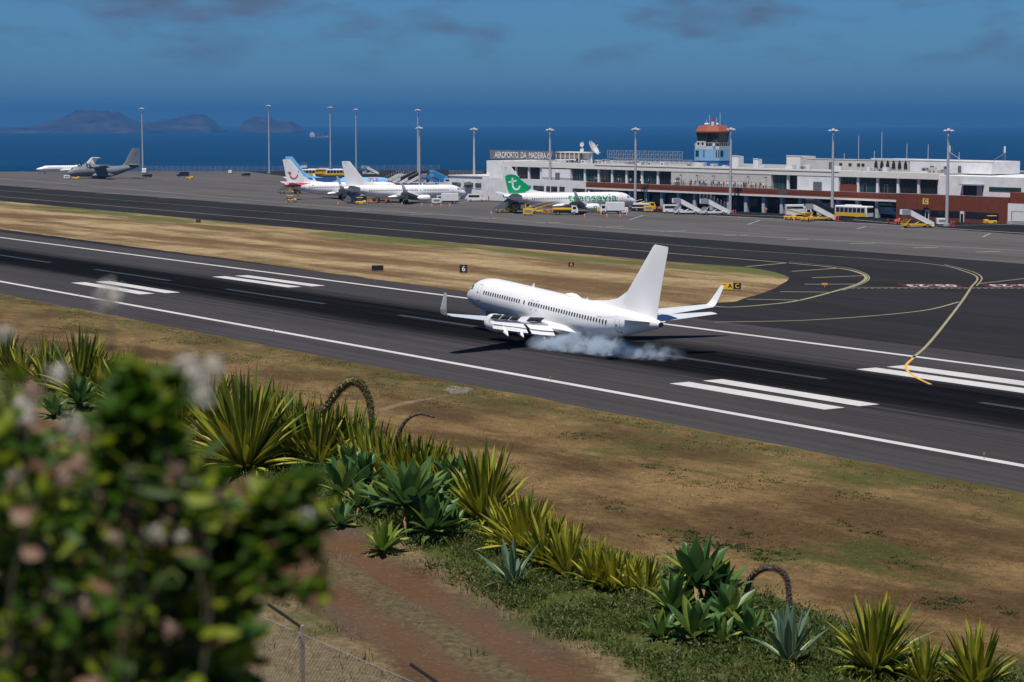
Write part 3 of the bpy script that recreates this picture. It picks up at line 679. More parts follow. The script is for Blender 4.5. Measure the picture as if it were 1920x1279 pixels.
# business jet
def make_bizjet():
    root = thing('business_jet', 'small white private jet with a T-tail behind the grey transport', 'airplane')
    F = [(0, 2.15, 2.1, .03), (.3, 2.4, 1.85, .3), (1.2, 2.75, 1.55, .7), (2.4, 3.1, 1.35, 1.0), (3.6, 3.6, 1.25, 1.22), (5, 3.8, 1.2, 1.33), (8, 3.85, 1.2, 1.35), (18, 3.85, 1.2, 1.35), (21, 3.85, 1.5, 1.2), (25, 3.8, 2.3, .8), (28.5, 3.6, 3.0, .25)]
    fus_mesh(F, 14, 20, 1.2).build('fuselage', M_AW, root, True)
    for sg in (1, -1):
        rings = [foil((14 - a, sg * y, z), c, 1) for y, a, z, c in ((.4, 10.5, 1.5, 7), (1.4, 11.3, 1.55, 6), (6, 15.5, 1.9, 3.6), (13.5, 20.6, 2.6, 1.5))]
        MB().loft(rings).build('wing', M_AW, root, True)
        rings = [foil((14 - 20.6 - d, sg * (13.5 + y), 2.6 + z), c, .8) for y, z, d, c in ((0, 0, 0, 1.5), (.5, .6, .6, 1.1), (.7, 1.6, 1.3, .6))]
        MB().loft(rings).build('winglet', M_AW, root, True)
        MB().tube([(14 - 18.5, sg * 2.1, 3.3), (14 - 18.7, sg * 2.1, 3.3), (14 - 20.5, sg * 2.1, 3.3), (14 - 23, sg * 2.1, 3.25)], [.55, .72, .75, .5], 14).build('engine', M_AW, root, True)
        MB().loft([foil((14 - 26.2, sg * .1, 7.5), 3.0, .7), foil((14 - 28.6, sg * 5.0, 7.3), 1.3, .7)]).build('tailplane', M_AW, root, True)
        g = MB().tube([(-1.5, sg * 2, 1.5), (-1.5, sg * 2, .5)], .1, 6).build('main_gear', M_STEEL, root)
        wm = wheel_mesh(.5, .5).build('wheel', M_TYRE, g); wm.location = (-1.5, sg * 2, .5)
        for i in range(11):
            p = skin(6 + i * 1.05, 2.95, sg, .012, F, 14); inst('window', WIN_ME, root, p, (0, 0, 0), (1.3, 1, 1.1))
        MB().add(patch([(2.5, 2.95), (3.6, 3.1), (3.8, 3.42), (3.0, 3.3)], sg, .02, F, 14), [(0, 1, 2, 3)]).build('cockpit_window', M_GLS, root)
    MB().loft([[(p[0], p[1], p[2]) for p in foil((14 - l0, 0, z), c, .5, True)] for z, l0, c in ((3.5, 21.8, 6), (4.6, 23.2, 4.6), (7.6, 26, 3.1))]).build('fin', M_AW, root, True)
    g = MB().tube([(10, 0, 1.4), (10, 0, .35)], .07, 6).build('nose_gear', M_STEEL, root)
    wm = wheel_mesh(.35, .3).build('wheel', M_TYRE, g); wm.location = (10, 0, .35)
    return root
bj = make_bizjet(); bj.location = at(124, 325.5); bj.rotation_euler = (0, 0, IMG_R + R(180 + 20))
# four-engined transport
M_MIL = aero_paint('military grey', (0.17, 0.185, 0.205), 0.5)
M_MILD = aero_paint('military dark grey', (0.10, 0.11, 0.125), 0.5)
def make_transport():
    root = thing('military_transport', 'grey four-propeller military transport parked by the tall mast', 'airplane')
    F = [(0, 2.3, 2.2, .05), (.3, 2.8, 1.75, .5), (1.0, 3.25, 1.35, .95), (1.8, 3.75, 1.1, 1.4), (2.8, 4.5, .95, 1.75), (4.2, 4.75, .85, 2.05), (7, 4.8, .8, 2.15), (17.5, 4.8, .8, 2.15), (20, 4.85, 1.2, 2.1), (24, 5.0, 2.6, 1.6), (28, 5.15, 3.9, .9), (29.7, 5.15, 4.6, .3)]
    fus_mesh(F, 13, 22, 1.2).build('fuselage', M_MIL, root, True)
    for sg in (1, -1):
        MB().loft([foil((13 - a, sg * y, z), c, 1.25) for y, a, z, c in ((.3, 10.2, 4.85, 4.9), (2.2, 10.2, 4.9, 4.9), (8.5, 10.6, 5.1, 4.2), (20.2, 11.6, 5.5, 2.5))]).build('wing', M_MIL, root, True)
        for y in (5.0, 10.2):
            z = 4.75 + y * .03; e = MB().tube([(13 - 7.2, sg * y, z - .35), (13 - 7.7, sg * y, z - .35), (13 - 8.6, sg * y, z - .4), (13 - 11, sg * y, z - .2), (13 - 13.8, sg * y, z + .05)], [.28, .5, .62, .55, .2], 12).build('engine', M_MIL, root, True)
            MB().tube([(13 - 6.7, sg * y, z - .35), (13 - 7.25, sg * y, z - .35)], [.05, .3], 10).build('spinner', M_MILD, e, True)
            for k in range(4):
                a = k * math.pi / 2 + .35 + y; d = Vector((0, math.cos(a), math.sin(a))); n = Vector((0, -math.sin(a), math.cos(a)))
                b_ = MB(); c0 = Vector((13 - 7.05, sg * y, z - .35)); vs = []
                for r, wd in ((.2, .16), (.8, .34), (1.7, .36), (2.1, .24)):
                    vs += [c0 + d * r + n * wd + Vector((.05, 0, 0)), c0 + d * r - n * wd - Vector((.05, 0, 0)), c0 + d * r + Vector((-.05, 0, 0))]
                b_.loft([vs[i:i + 3] for i in range(0, 12, 3)]).build('propeller_blade', M_DK, e)
        MB().tube([(13 - 9.8, sg * 7.6, 4.5), (13 - 10.6, sg * 7.6, 4.35), (13 - 14, sg * 7.6, 4.4), (13 - 16, sg * 7.6, 4.6)], [.05, .42, .42, .05], 10).build('wing_tank', M_MIL, root, True)
        MB().loft([foil((13 - a, sg * y, 5.3), c, 1) for y, a, c in ((.2, 24.6, 4.4), (8.0, 26.4, 2.3))]).build('tailplane', M_MIL, root, True)
        MB().loft([[(13 - s, sg * (1.9 + hw * math.sin(2 * math.pi * j / 10)), 1.3 + h * math.cos(2 * math.pi * j / 10)) for j in range(10)] for s, hw, h in ((9.8, .1, .1), (11, .65, .8), (15, .7, .9), (17.4, .5, .6), (18.4, .1, .1))]).build('gear_sponson', M_MIL, root, True)
        for x in (13 - 12.6, 13 - 14.6):
            wm = wheel_mesh(.7, .5).build('wheel', M_TYRE, root); wm.location = (x, sg * 2.15, .7)
        MB().add(patch([(1.9, 3.3), (3.3, 3.4), (3.3, 3.95), (2.4, 3.95)], sg, .02, F, 13), [(0, 1, 2, 3)]).build('cockpit_window', M_GLS, root)
        MB().add(patch([(5.2, 1.6), (6.0, 1.6), (6.0, 3.2), (5.2, 3.2)], sg, .02, F, 13), [(0, 1, 2, 3)]).build('crew_door', M_DK, root)
    MB().add([(13 - 1.75, -.6, 3.72), (13 - 1.75, .6, 3.72), (13 - 2.6, .7, 4.38), (13 - 2.6, -.7, 4.38)], [(0, 1, 2, 3)]).build('windscreen', M_GLS, root)
    finr = []
    for z, l0, c in ((4.9, 22.2, 7.6), (6.2, 23.6, 6.1), (10.5, 25.9, 3.9), (11.7, 26.9, 2.6)):
        finr.append(foil((13 - l0, 0, z), c, .55, True))
    MB().loft(finr).build('fin', M_MIL, root, True)
    MB().box(13 - 28.2, 13 - 27.6, .16, .19, 9.3, 10.1).build('fin_marking', mat('dull red', (.25, .07, .05)), root)
    wm = wheel_mesh(.5, .6).build('wheel', M_TYRE, root); wm.location = (13 - 3.6, 0, .5)
    return root
tp = make_transport(); tp.location = at(186, 335); tp.rotation_euler = (0, 0, IMG_R + R(180 + 24)); tp.scale = (1.08, 1.08, 1.12)
# ------------------------------------------------------------------ terminal
T_O = Vector((-484.2, 363.0, 0)); T_A = R(6)
M_TW = mat('white render wall', (0.70, 0.70, 0.70), 0.8, 0.10, 0.5, coord='Object')
M_TB = mat('beige concrete wall', (0.52, 0.50, 0.46), 0.85, 0.08, 0.4)
M_TG = mat('grey plinth', (0.33, 0.33, 0.34), 0.85, 0.1, 0.6)
M_TR = mat('terracotta cladding', (0.16, 0.034, 0.011), 0.75, 0.14, 0.8)
M_ROOFG = mat('roof gravel', (0.30, 0.30, 0.29), 0.95, 0.2, 1.5)
M_SLAB = mat('pale slab edge', (0.70, 0.67, 0.62), 0.8, 0.06)
M_TGL = mat('green tinted glass', (0.008, 0.045, 0.048), 0.07, 0.35, 0.25, spec=0.7)
M_TGD = mat('dark tinted glass', (0.008, 0.013, 0.018), 0.08, 0.4, 0.3, spec=0.6)
M_COLM = mat('grey column', (0.42, 0.44, 0.47), 0.8, 0.08)
M_BACK = mat('dim interior wall', (0.055, 0.055, 0.06), 0.9, 0.3, 0.6)
M_FRAME = mat('white metal frame', (0.68, 0.69, 0.70), 0.5, 0.05)
M_GALV = mat('galvanised steel', (0.42, 0.43, 0.45), 0.45, 0.12, metal=0.5)
M_LOUV = mat('brown louvre', (0.26, 0.21, 0.16), 0.8, 0.15)
def zl(x): return -0.0035 * (x + 70)              # the floor levels step down slightly along the building
def floc(px, dep, py=300):                        # distance along the building of a sight line at that depth
    d = ray(px, py); n_ = Vector((-math.sin(T_A), math.cos(T_A))); k = (dep + T_O.x * n_.x + T_O.y * n_.y) / (d.x * n_.x + d.y * n_.y)
    return (d.x * k - T_O.x) * math.cos(T_A) + (d.y * k - T_O.y) * math.sin(T_A)
term = thing('terminal_building', 'long white airport terminal with green glass bays and terracotta balcony', 'building', T_O, T_A)
def tb(name, m, x0, x1, y0, y1, z0, z1, parent=None, sl=True):
    mb = MB(); a, b_ = (zl(x0), zl(x1)) if sl else (0, 0)
    za = z0 + a if z0 > .01 else z0; zb = z0 + b_ if z0 > .01 else z0
    mb.add([(x0, y0, za), (x1, y0, zb), (x1, y1, zb), (x0, y1, za), (x0, y0, z1 + a), (x1, y0, z1 + b_), (x1, y1, z1 + b_), (x0, y1, z1 + a)],
           [(3, 2, 1, 0), (4, 5, 6, 7), (0, 1, 5, 4), (1, 2, 6, 5), (2, 3, 7, 6), (3, 0, 4, 7)])
    return mb.build(name, m, parent or term)
# shell
tb('back_wall', M_BACK, -29.6, 88.4, 8.0, 8.3, 0, 5.0)
tb('upper_slab', M_SLAB, -30, 88.5, -.35, 40, 4.78, 5.28)
tb('balcony_parapet', M_TR, -30, 47.5, -.2, .1, 5.32, 6.85); tb('balcony_parapet', M_TR, 51.0, 88.6, -.2, .1, 5.32, 6.85)
tb('parapet_joint', mat('dark weathered panel', (.10, .075, .06), .8, .2), 47.5, 51.0, -.25, .1, 5.32, 7.0)
tb('parapet_groove', M_DK, -30, 88.6, -.215, -.205, 5.85, 5.93)
tb('upper_wall', M_BACK, -79.5, 98.6, 5.6, 5.9, 5.3, 11.2)
tb('lower_wall', M_TW, -79.5, -30.0, 0.0, .4, 0, 7.05)
tb('end_wall', M_TW, -81, -72.8, 3.0, 40, 0, 12.2)
tb('cornice', M_SLAB, -81, 98.9, 3.2, 5.4, 10.55, 12.1)
tb('roof', M_ROOFG, -80.8, 98.7, 5.45, 46, 11.3, 12.0)
tb('roof_edge_strip', M_DK, -30, 66, 3.14, 3.19, 11.55, 11.68)
tb('floor', M_TG, -80, 98.5, .45, 5.5, 6.5, 6.72)
tb('beige_wall', M_TB, 2.6, 41.6, 3.3, 4.6, 7.5, 10.54); tb('beige_wall_base', M_TG, 2.6, 41.6, 3.25, 4.7, 6.75, 7.5)
tb('white_box_wall', M_TW, -54.4, -41.2, 3.3, 4.5, 7.7, 10.2); tb('white_box_base', M_TG, -54.4, -41.2, 3.26, 4.5, 6.75, 7.7)
tb('white_box_wall', M_TW, 51.2, 65.8, 3.3, 4.5, 6.75, 10.5)
tb('service_door', mat('grey door', (.10, .12, .14), .5), -48, -46, 3.18, 3.24, 6.8, 9.1); tb('service_door', MATS['grey door'], 4.7, 6.2, 3.18, 3.24, 6.8, 8.9); tb('service_door', MATS['grey door'], 57.0, 60.0, 3.2, 3.28, 6.8, 9.0)
tb('red_infill', M_TR, 65.9, 71.8, 3.7, 4.4, 6.75, 8.6)
# glazed bays: one window each with mullions as sub-parts
bays = [(-72.6, -67.8), (-66.8, -61.6), (-60.8, -55.8), (-41.0, -35.5), (-35.0, -29.3), (-28.6, -23.4), (-22.7, -17.1), (-16.2, -10.5), (-9.4, -3.8), (-3.1, 2.4), (41.8, 47.0), (66.2, 71.7), (72.4, 78.3), (79.0, 85.1), (86.1, 91.8), (92.7, 98.3)]
rt = random.Random(5)
for i, (a, b_) in enumerate(bays):
    low = 8.6 if a == 66.2 else 6.8
    wn = tb('window', M_TGL if (a in (-41.0, -35.0, 66.2, 72.4) or rt.random() < .25) else M_TGD, a + .1, b_ - .1, 4.1, 4.16, low, 10.5)
    k = 4
    for j in range(1, k):
        x = a + (b_ - a) * j / k; tb('mullion', mat('dark mullion', (.03, .04, .045), .4), x - .035, x + .035, 4.0, 4.09, low, 10.5, wn)
    if rt.random() < .5:
        x = a + (b_ - a) * rt.uniform(.3, .7); tb('door_frame', M_GALV, x - .6, x + .6, 4.02, 4.07, low, low + 2.1, wn); tb('door_glass', M_TGD, x - .5, x + .5, 3.99, 4.015, low, low + 2.0, wn)
    tb('pier', M_FRAME, b_ - .05, b_ + .65, 3.75, 4.3, 6.75, 10.54)
tb('pier', M_FRAME, -73.1, -72.7, 3.75, 4.3, 6.75, 10.54)
# lower windows in the white wall
for a, b_, z0, z1 in ((-60.8, -55.7, 3.5, 5.1), (-54.5, -49.4, 3.5, 5.15), (-48.4, -46.6, 3.5, 5.15), (-46.2, -43.2, 3.5, 5.15), (-42.3, -39.8, 3.6, 5.15), (-36.2, -30.6, 3.0, 4.8), (-67, -62.3, 3.5, 5.1)):
    wn = tb('window', M_TGD, a, b_, -.03, -.01, z0, z1)
    for x in [a + (b_ - a) * j / 3 for j in (1, 2)]: tb('mullion', MATS['dark mullion'], x - .03, x + .03, -.06, -.031, z0, z1, wn)
    tb('sill', M_FRAME, a - .1, b_ + .1, -.12, -.031, z0 - .12, z0, wn)
# columns below the balcony
for x in [-24.8 + 6.64 * i for i in range(18)]:
    if x > 88: continue
    MB().box(x - .5, x + .5, .4, 1.4, 0, 4.78 + zl(x)).build('column', M_COLM, term)
rt2 = random.Random(8)
for i in range(15):                               # things seen dimly in the undercroft
    x = -28 + i * 7.8; tb('undercroft_window', M_TGD, x, x + 5.6, 7.9, 7.96, 1.0, 3.6)
tb('kerb', M_TG, -29, 88, -1.5, 0.3, 0, .16)
# right-hand red block
tb('red_wall', M_TR, 88.6, 123.4, -.4, 12, 0, 6.9)
tb('red_wall_coping', M_TG, 88.6, 123.4, -.45, .1, 6.94, 7.02)
for a, b_ in ((89.5, 98), (99.5, 108.7), (110.5, 120.5)):
    wn = tb('window', M_TGD, a, b_, -.44, -.41, 1.55, 3.15)
    for k in range(1, 5): tb('mullion', MATS['dark mullion'], a + (b_ - a) * k / 5 - .04, a + (b_ - a) * k / 5 + .04, -.47, -.441, 1.55, 3.15, wn)
for x in (98.6, 109.5): 
    d = tb('door', M_FRAME, x - .6, x + .6, -.5, -.41, 0.05, 3.2); tb('door_glass', M_TGD, x - .4, x + .4, -.53, -.505, 0.3, 2.6, d)
sg_o = tb('gate_sign', mat('yellow sign', (.75, .50, .10), .6), 97.9, 99.7, -1.4, -1.3, 4.6, 6.0)
tm = text_mesh('C', 1.25, .05); tm.materials.append(M_DK); lo = inst('gate_letter', tm, sg_o, (98.8, -1.42, 4.72 + zl(98.8) + .6), (R(90), 0, 0))
tb('sign_bracket', M_DK, 98.5, 98.7, -1.3, -.4, 5.2, 5.35)
tb('white_upper_wall', M_TW, 98.7, 140, 3.4, 30, 5.0, 11.6)
dw = tb('doorway', M_DK, 106.6, 112.6, 3.3, 3.38, 6.9, 9.4); tb('door_leaf', M_GALV, 110.9, 112.5, 3.2, 3.29, 6.9, 9.3, dw); tb('canopy', M_TG, 106.2, 113.0, 2.2, 3.39, 9.45, 9.75, dw)
tb('strip_window', M_TGL, 114.5, 124, 3.3, 3.38, 8.2, 9.2)
tb('end_block', M_TW, 123.6, 140, -1.0, 10, 0, 5.6); tb('end_block_top', M_TR, 124, 140, -.8, 9, 5.65, 8.2); tb('end_block_base', M_TG, 123.5, 140, -1.1, 10, 0, 1.4)
dg_ = tb('garage_door', M_TG, 124.6, 130, -1.06, -1.02, 1.45, 3.9); tb('garage_panel', M_TW, 125.0, 130, -1.10, -1.07, 1.5, 3.6, dg_)
# roof structures
for n_, a, b_, y0, y1, z1, m_ in (('roof_block', 17.0, 19.6, 13, 15, 15.0, M_TW), ('roof_block', 25.3, 27.2, 13, 14.5, 14.3, M_TW), ('roof_block', 36.0, 41.2, 15, 21, 15.3, M_SLAB), ('roof_block', 45.6, 81, 13, 15.5, 14.7, M_TB), ('roof_block', 66, 106, 15.6, 26, 15.0, M_TW), ('roof_block', 81.3, 107.5, 13.0, 15.5, 14.9, M_TW)):
    rb_ = tb(n_, m_, a, b_, y0, y1, 11.9, z1)
    tb('coping', M_SLAB, a - .1, b_ + .1, y0 - .1, y0 + .3, z1 + .02, z1 + .18, rb_)
for a, z0, z1, w_ in ((53.5, 12.1, 14.0, 1.4), (88, 12.1, 13.6, 1.3), (92.5, 12.1, 13.6, 1.3), (97, 12.1, 13.8, 1.0)): tb('roof_door', MATS['grey door'], a, a + w_, 12.9, 12.96, z0, z1)
for a in (57.2, 60.5, 63.5, 65): tb('roof_window', M_DK, a, a + 1.0, 12.9, 12.96, 13.1, 13.8)
for i in range(6):                                # pointed dark louvres
    x = 70 + i * 2.0; MB().prism([(x - .6, 12.2), (x + .6, 12.2), (x + .5, 13.4), (x, 14.4), (x - .5, 13.4)], 1, 12.85, 12.95).build('pointed_louvre', M_DK, term)
# name board with letters
nb = tb('name_board', mat('grey sign board', (.15, .155, .16), .7, .12), -83, -52.0, 6.0, 6.3, 12.7, 15.4)
for k in range(16): tb('board_rib', M_GALV, -83 + k * 2, -82.9 + k * 2, 5.92, 5.99, 12.7, 15.5, nb)
tm = text_mesh('AEROPORTO  DA  MADEIRA', 2.6, .0); tm.materials.append(mat('bright letter', (.85, .85, .85), .5, .02))
w_txt = max(v.co.x for v in tm.vertices) - min(v.co.x for v in tm.vertices)
inst('letters', tm, nb, (-67.9, 5.75, 13.95), (R(90), 0, 0), (25.0 / w_txt, 1.0, 1))
em = MB(); em.tube([(-53.8, 5.8, 13.95), (-53.8, 5.7, 13.95)], .95, 18); em.build('emblem_disc', M_FRAME, nb)
MB().tube([(-53.8, 5.68, 13.95), (-53.8, 5.64, 13.95)], .6, 18).build('emblem_core', MATS['grey sign board'], nb)
tb('louvre_block', M_LOUV, -51.5, -41, 6.5, 12, 13.4, 15.0); tb('louvre_roof', M_SLAB, -52, -38, 6.3, 12.5, 15.05, 15.3)
for i in range(6): tb('louvre_post', M_FRAME, -51.5 + i * 2.1, -51.2 + i * 2.1, 6.3, 6.45, 12.2, 15.0)
tb('plant_room', M_FRAME, floc(1086, 8), floc(1086, 8) + 4, 8, 10, 12.1, 15.0)
# lattice screens on the roof
for (xa, xb, z0, z1) in ((-30, 2.0, 13.6, 15.9), (-27, 6.0, 12.4, 13.5)):
    scn = MB(); n = int((xb - xa) / 1.0)
    scn.box(xa, xb, 8, 8.12, z1 - .1, z1); scn.box(xa, xb, 8, 8.12, z0, z0 + .1); scn.box(xa, xb, 8, 8.1, (z0 + z1) / 2, (z0 + z1) / 2 + .08)
    for i in range(n + 1): scn.box(xa + i, xa + i + .16, 8.01, 8.11, z0, z1)
    for i in range(0, n, 2): scn.tube([(xa + i, 8.3, z0), (xa + i + 1.4, 9.3, z1)], .05, 4)
    tag(scn.build('lattice_screen', M_GALV, term), kind='stuff')
rc = random.Random(14)
for i in range(46):                               # air handlers, ducts and hatches
    x = rc.uniform(-50, 96); y = rc.uniform(5.8, 11.5); w2, h2 = rc.uniform(.8, 2.6), rc.uniform(.4, 1.3)
    u = tb('air_handler', rc.choice((M_FRAME, M_FRAME, M_GALV, M_TB)), x, x + w2, y, y + rc.uniform(.8, 1.8), 12.05, 12.05 + h2)
    if rc.random() < .5: MB().cyl((x + w2 / 2, y - .03, 12.0 + zl(x) + h2 * .55), h2 * .32, 1, .05, 12).build('fan_grille', M_DK, u)
for x, z1 in ((62.5, 20.6), (68, 16.7), (70.5, 21.5), (79, 18.6), (86, 18.5), (96, 16.6), (57.5, 15.9)):
    MB().tube([(x, 14.5, 14.0), (x, 14.5, z1)], .05, 5).build('whip_aerial', M_FRAME, term)
for x, dx in ((93.8, 3.2), (111.0, -3.2)):
    a = MB().tube([(x, 13.6, 14.9), (x, 13.6, 17.2)], .07, 6).build('aerial_mount', M_GALV, term)
    MB().cbox(x - .22, x + .22, 13.3, 13.6, 16.6, 18.2, .08).build('panel_aerial', M_FRAME, a); MB().tube([(x, 13.6, 16.6), (x + dx, 13.6, 14.9)], .05, 5).build('stay', M_GALV, a)
    MB().tube([(x + (.7 if dx > 0 else -.7), 13.6, 14.9), (x + (.7 if dx > 0 else -.7), 13.6, 18.1)], .025, 4).build('thin_aerial', M_GALV, a)
for x in (7, 13.5, 20, 27, 33.5, 40):             # small floodlights on the wall
    MB().box(x - .08, x + .08, 2.8, 3.28, 9.3, 9.42).box(x - .16, x + .16, 2.6, 2.79, 9.2, 9.5).build('wall_lamp', M_DK, term)
# satellite dishes
def dish(name, label, x, y, z, r, tilt, az, mount):
    o_ = thing(name, label, 'satellite dish', T_O + Matrix.Rotation(T_A, 3, 'Z') @ Vector((x, y, z)), T_A)
    n = 24; rings = []
    for q, d in ((.02, 0), (.3, .03), (.6, .11), (.85, .22), (1.0, .31), (1.0, .35), (.6, .15), (.02, .04)):
        rings.append([(r * q * math.cos(2 * math.pi * k / n), r * q * math.sin(2 * math.pi * k / n), r * (d if q < 1 or d < .33 else d)) for k in range(n)])
    d_o = MB().loft(rings).build('reflector', M_FRAME, o_, True); d_o.rotation_euler = (tilt, 0, az); d_o.location = (0, 0, mount)
    fd = MB().tube([(0, 0, 0), (0, 0, r * .8)], .05, 5).tube([(r * .8, 0, r * .25), (0, 0, r * .85)], .04, 4).tube([(-r * .8, 0, r * .25), (0, 0, r * .85)], .04, 4).cyl((0, 0, r * .85), r * .1, 2, r * .2, 8)
    fd.build('feed_arm', M_GALV, d_o); MB().tube([(0, 0, 0), (0, 0, mount)], [.3 * r * .5, .14 * r * .5], 10).build('mount', M_FRAME, o_)
    return o_
dish('satellite_dish', 'big white satellite dish tilted on the terminal roof', floc(1110, 8.5), 8.5, 12.0, 2.4, R(58), R(118), 4.2)
dish('satellite_dish', 'upper small round dish on the roof beside the big dish', floc(1092, 8.5), 8.5, 15.2, .75, R(80), R(10), 2.3)
dish('satellite_dish', 'lower small round dish on the roof beside the big dish', floc(1092, 7.6), 7.6, 14.6, .7, R(80), R(10), 1.2)
# ------------------------------------------------------------------ control tower
twp = T_O + Matrix.Rotation(T_A, 3, 'Z') @ Vector((floc(1336, 19), 19, 0)); tw = thing('control_tower', 'control tower with blue walls, dark glass cab and terracotta roof', 'tower', twp, T_A)
M_TWB = mat('tower light blue', (0.20, 0.38, 0.58), 0.7, .06); M_TWD = mat('tower deep blue', (0.015, 0.11, 0.36), 0.6, .08); M_TILE = mat('terracotta roof', (0.30, 0.075, 0.03), 0.75, .12)
def octa(hx, hy, c): return [(-hx + c, -hy), (hx - c, -hy), (hx, -hy + c), (hx, hy - c), (hx - c, hy), (-hx + c, hy), (-hx, hy - c), (-hx, -hy + c)]
def olof(name, m_, secs, parent=tw): return MB().loft([[(x, y, z) for x, y in octa(*s)] for s, z in secs]).build(name, m_, parent)
olof('base_band', M_TWD, [((4.9, 4.9, 2.7), 0), ((4.9, 4.9, 2.7), 13.2)])
olof('shaft', M_TWB, [((5.0, 5.0, 2.75), 13.22), ((5.0, 5.0, 2.75), 16.5)])
olof('gallery', M_FRAME, [((4.8, 4.8, 2.65), 16.52), ((4.95, 4.95, 2.75), 17.3)])
cab = olof('cab_glass', M_TGD, [((3.75, 3.75, 2.1), 17.35), ((4.45, 4.45, 2.5), 21.2)])
for k, (a, b_) in enumerate(zip(octa(3.78, 3.78, 2.1), octa(4.48, 4.48, 2.5))): MB().tube([(a[0], a[1], 17.4), (b_[0], b_[1], 21.2)], .12, 5).build('mullion', M_DK, cab)
for q in (-.5, .5):
    MB().tube([(1.6 * q, -3.78, 17.4), (1.9 * q, -4.48, 21.2)], .1, 5).build('mullion', M_DK, cab)
olof('roof', M_TILE, [((4.75, 4.75, 2.7), 21.25), ((4.8, 4.8, 2.7), 21.55), ((3.7, 3.7, 2.0), 23.2)])
def onface(k, u0, u1, z0, z1, nm, m_, h=5.0, c=2.75, par=tw):   # small panel on face k of the octagonal shaft
    P_ = octa(h, h, c); a, b2 = Vector(P_[k]), Vector(P_[(k + 1) % 8]); n_ = Vector(((b2 - a).y, -(b2 - a).x)).normalized() * .03
    q0, q1 = a.lerp(b2, u0) + n_, a.lerp(b2, u1) + n_
    return MB().add([(q0.x, q0.y, z0), (q1.x, q1.y, z0), (q1.x, q1.y, z1), (q0.x, q0.y, z1)], [(0, 1, 2, 3)]).build(nm, m_, par)
onface(0, .1, .4, 14.3, 16.1, 'window', M_TGL); onface(0, .82, .9, 14.1, 16.2, 'window', M_DK); onface(1, .75, .83, 14.1, 16.2, 'window', M_DK); onface(1, .92, .99, 14.1, 16.2, 'window', M_DK); onface(2, .1, .35, 14.3, 16.1, 'window', M_TGL); onface(7, .5, .8, 14.3, 16.1, 'window', M_TGL); onface(0, .3, .6, 11.9, 13.0, 'window', M_DK, 4.9, 2.7)
for x in (-1.6, .2):
    u = MB().box(x, x + 1.3, -4.8, -4.1, 17.35, 18.7).build('air_conditioner', M_FRAME, tw); MB().cyl((x + .65, -4.82, 18.05), .45, 1, .05, 12).build('fan_grille', M_DK, u)
for x, y in ((-3.8, -3.0), (3.6, -3.2)): MB().box(x, x + .7, y - .4, y, 17.35, 18.2).build('equipment_box', M_FRAME, tw)
rl = MB(); pr8 = octa(4.8, 4.8, 2.65)
for k in range(8):
    a, b2 = Vector(pr8[k]), Vector(pr8[(k + 1) % 8])
    for q in range(5): c_ = a.lerp(b2, q / 5); rl.box(c_.x - .03, c_.x + .03, c_.y - .03, c_.y + .03, 17.3, 18.3)
    rl.tube([(a.x, a.y, 18.3), (b2.x, b2.y, 18.3)], .03, 4)
tag(rl.build('railing', M_GALV, tw), kind='stuff')
for x, h in ((-2.6, 1.6), (-1.4, 3.0), (1.4, 2.2), (2.9, 3.6)): MB().tube([(x, 0, 23.1), (x, 0, 23.2 + h)], .06, 5).build('aerial', M_FRAME, tw)
rad = MB().cyl((0, 0, 23.7), .5, 2, 1.1, 10).build('beacon_base', M_FRAME, tw); MB().cyl((0, 0, 24.75), .42, 2, .95, 10).build('beacon', mat('signal red', (.55, .03, .02), .5), rad)
for x in (-3, -2.1, 1.9): MB().loft([[(x + .35 * s * math.cos(k), .35 * s * math.sin(k), 23.2 + z) for k in [i * math.pi / 4 for i in range(8)]] for s, z in ((.5, 0), (1, .3), (.8, .55), (.1, .75))]).build('dome_aerial', M_FRAME, tw, True)
# low white annex beside the terminal
an = thing('annex_building', 'low white annex with outside stairs left of the terminal', 'building', T_O, T_A)
tb('wall', M_TW, -97, -79.6, 0.5, 26, 0, 7.2, an, False); tb('roof', M_SLAB, -97.3, -79.6, .2, 26, 7.22, 7.5, an, False)
for a, b_ in ((-95.5, -91), (-89.3, -84.6), (-83.6, -80.5)):
    wn = tb('window', M_TGL, a, b_, .44, .49, 3.7, 5.2, an, False); tb('sill', M_FRAME, a - .1, b_ + .1, .35, .43, 3.55, 3.69, wn, False)
st = MB()
for k in range(12): st.box(-92 + k * .38, -91.6 + k * .38, -.9, .3, .3 + k * .38, .42 + k * .38)
tag(st.build('stair_steps', M_GALV, an), kind='stuff')
for y in (-.95, .3): MB().tube([(-92, y, 1.3), (-87.5, y, 5.9), (-85.5, y, 5.9)], .06, 5).build('handrail', M_FRAME, an)
tb('landing', M_GALV, -87.5, -85, -.9, .4, 4.75, 4.9, an, False)
rl = MB()
for k in range(24): rl.box(-97 + k * .75, -96.94 + k * .75, .5, .56, 7.5, 8.9)
rl.box(-97, -79.7, .5, .56, 8.85, 8.92); tag(rl.build('roof_railing', M_GALV, an), kind='stuff')
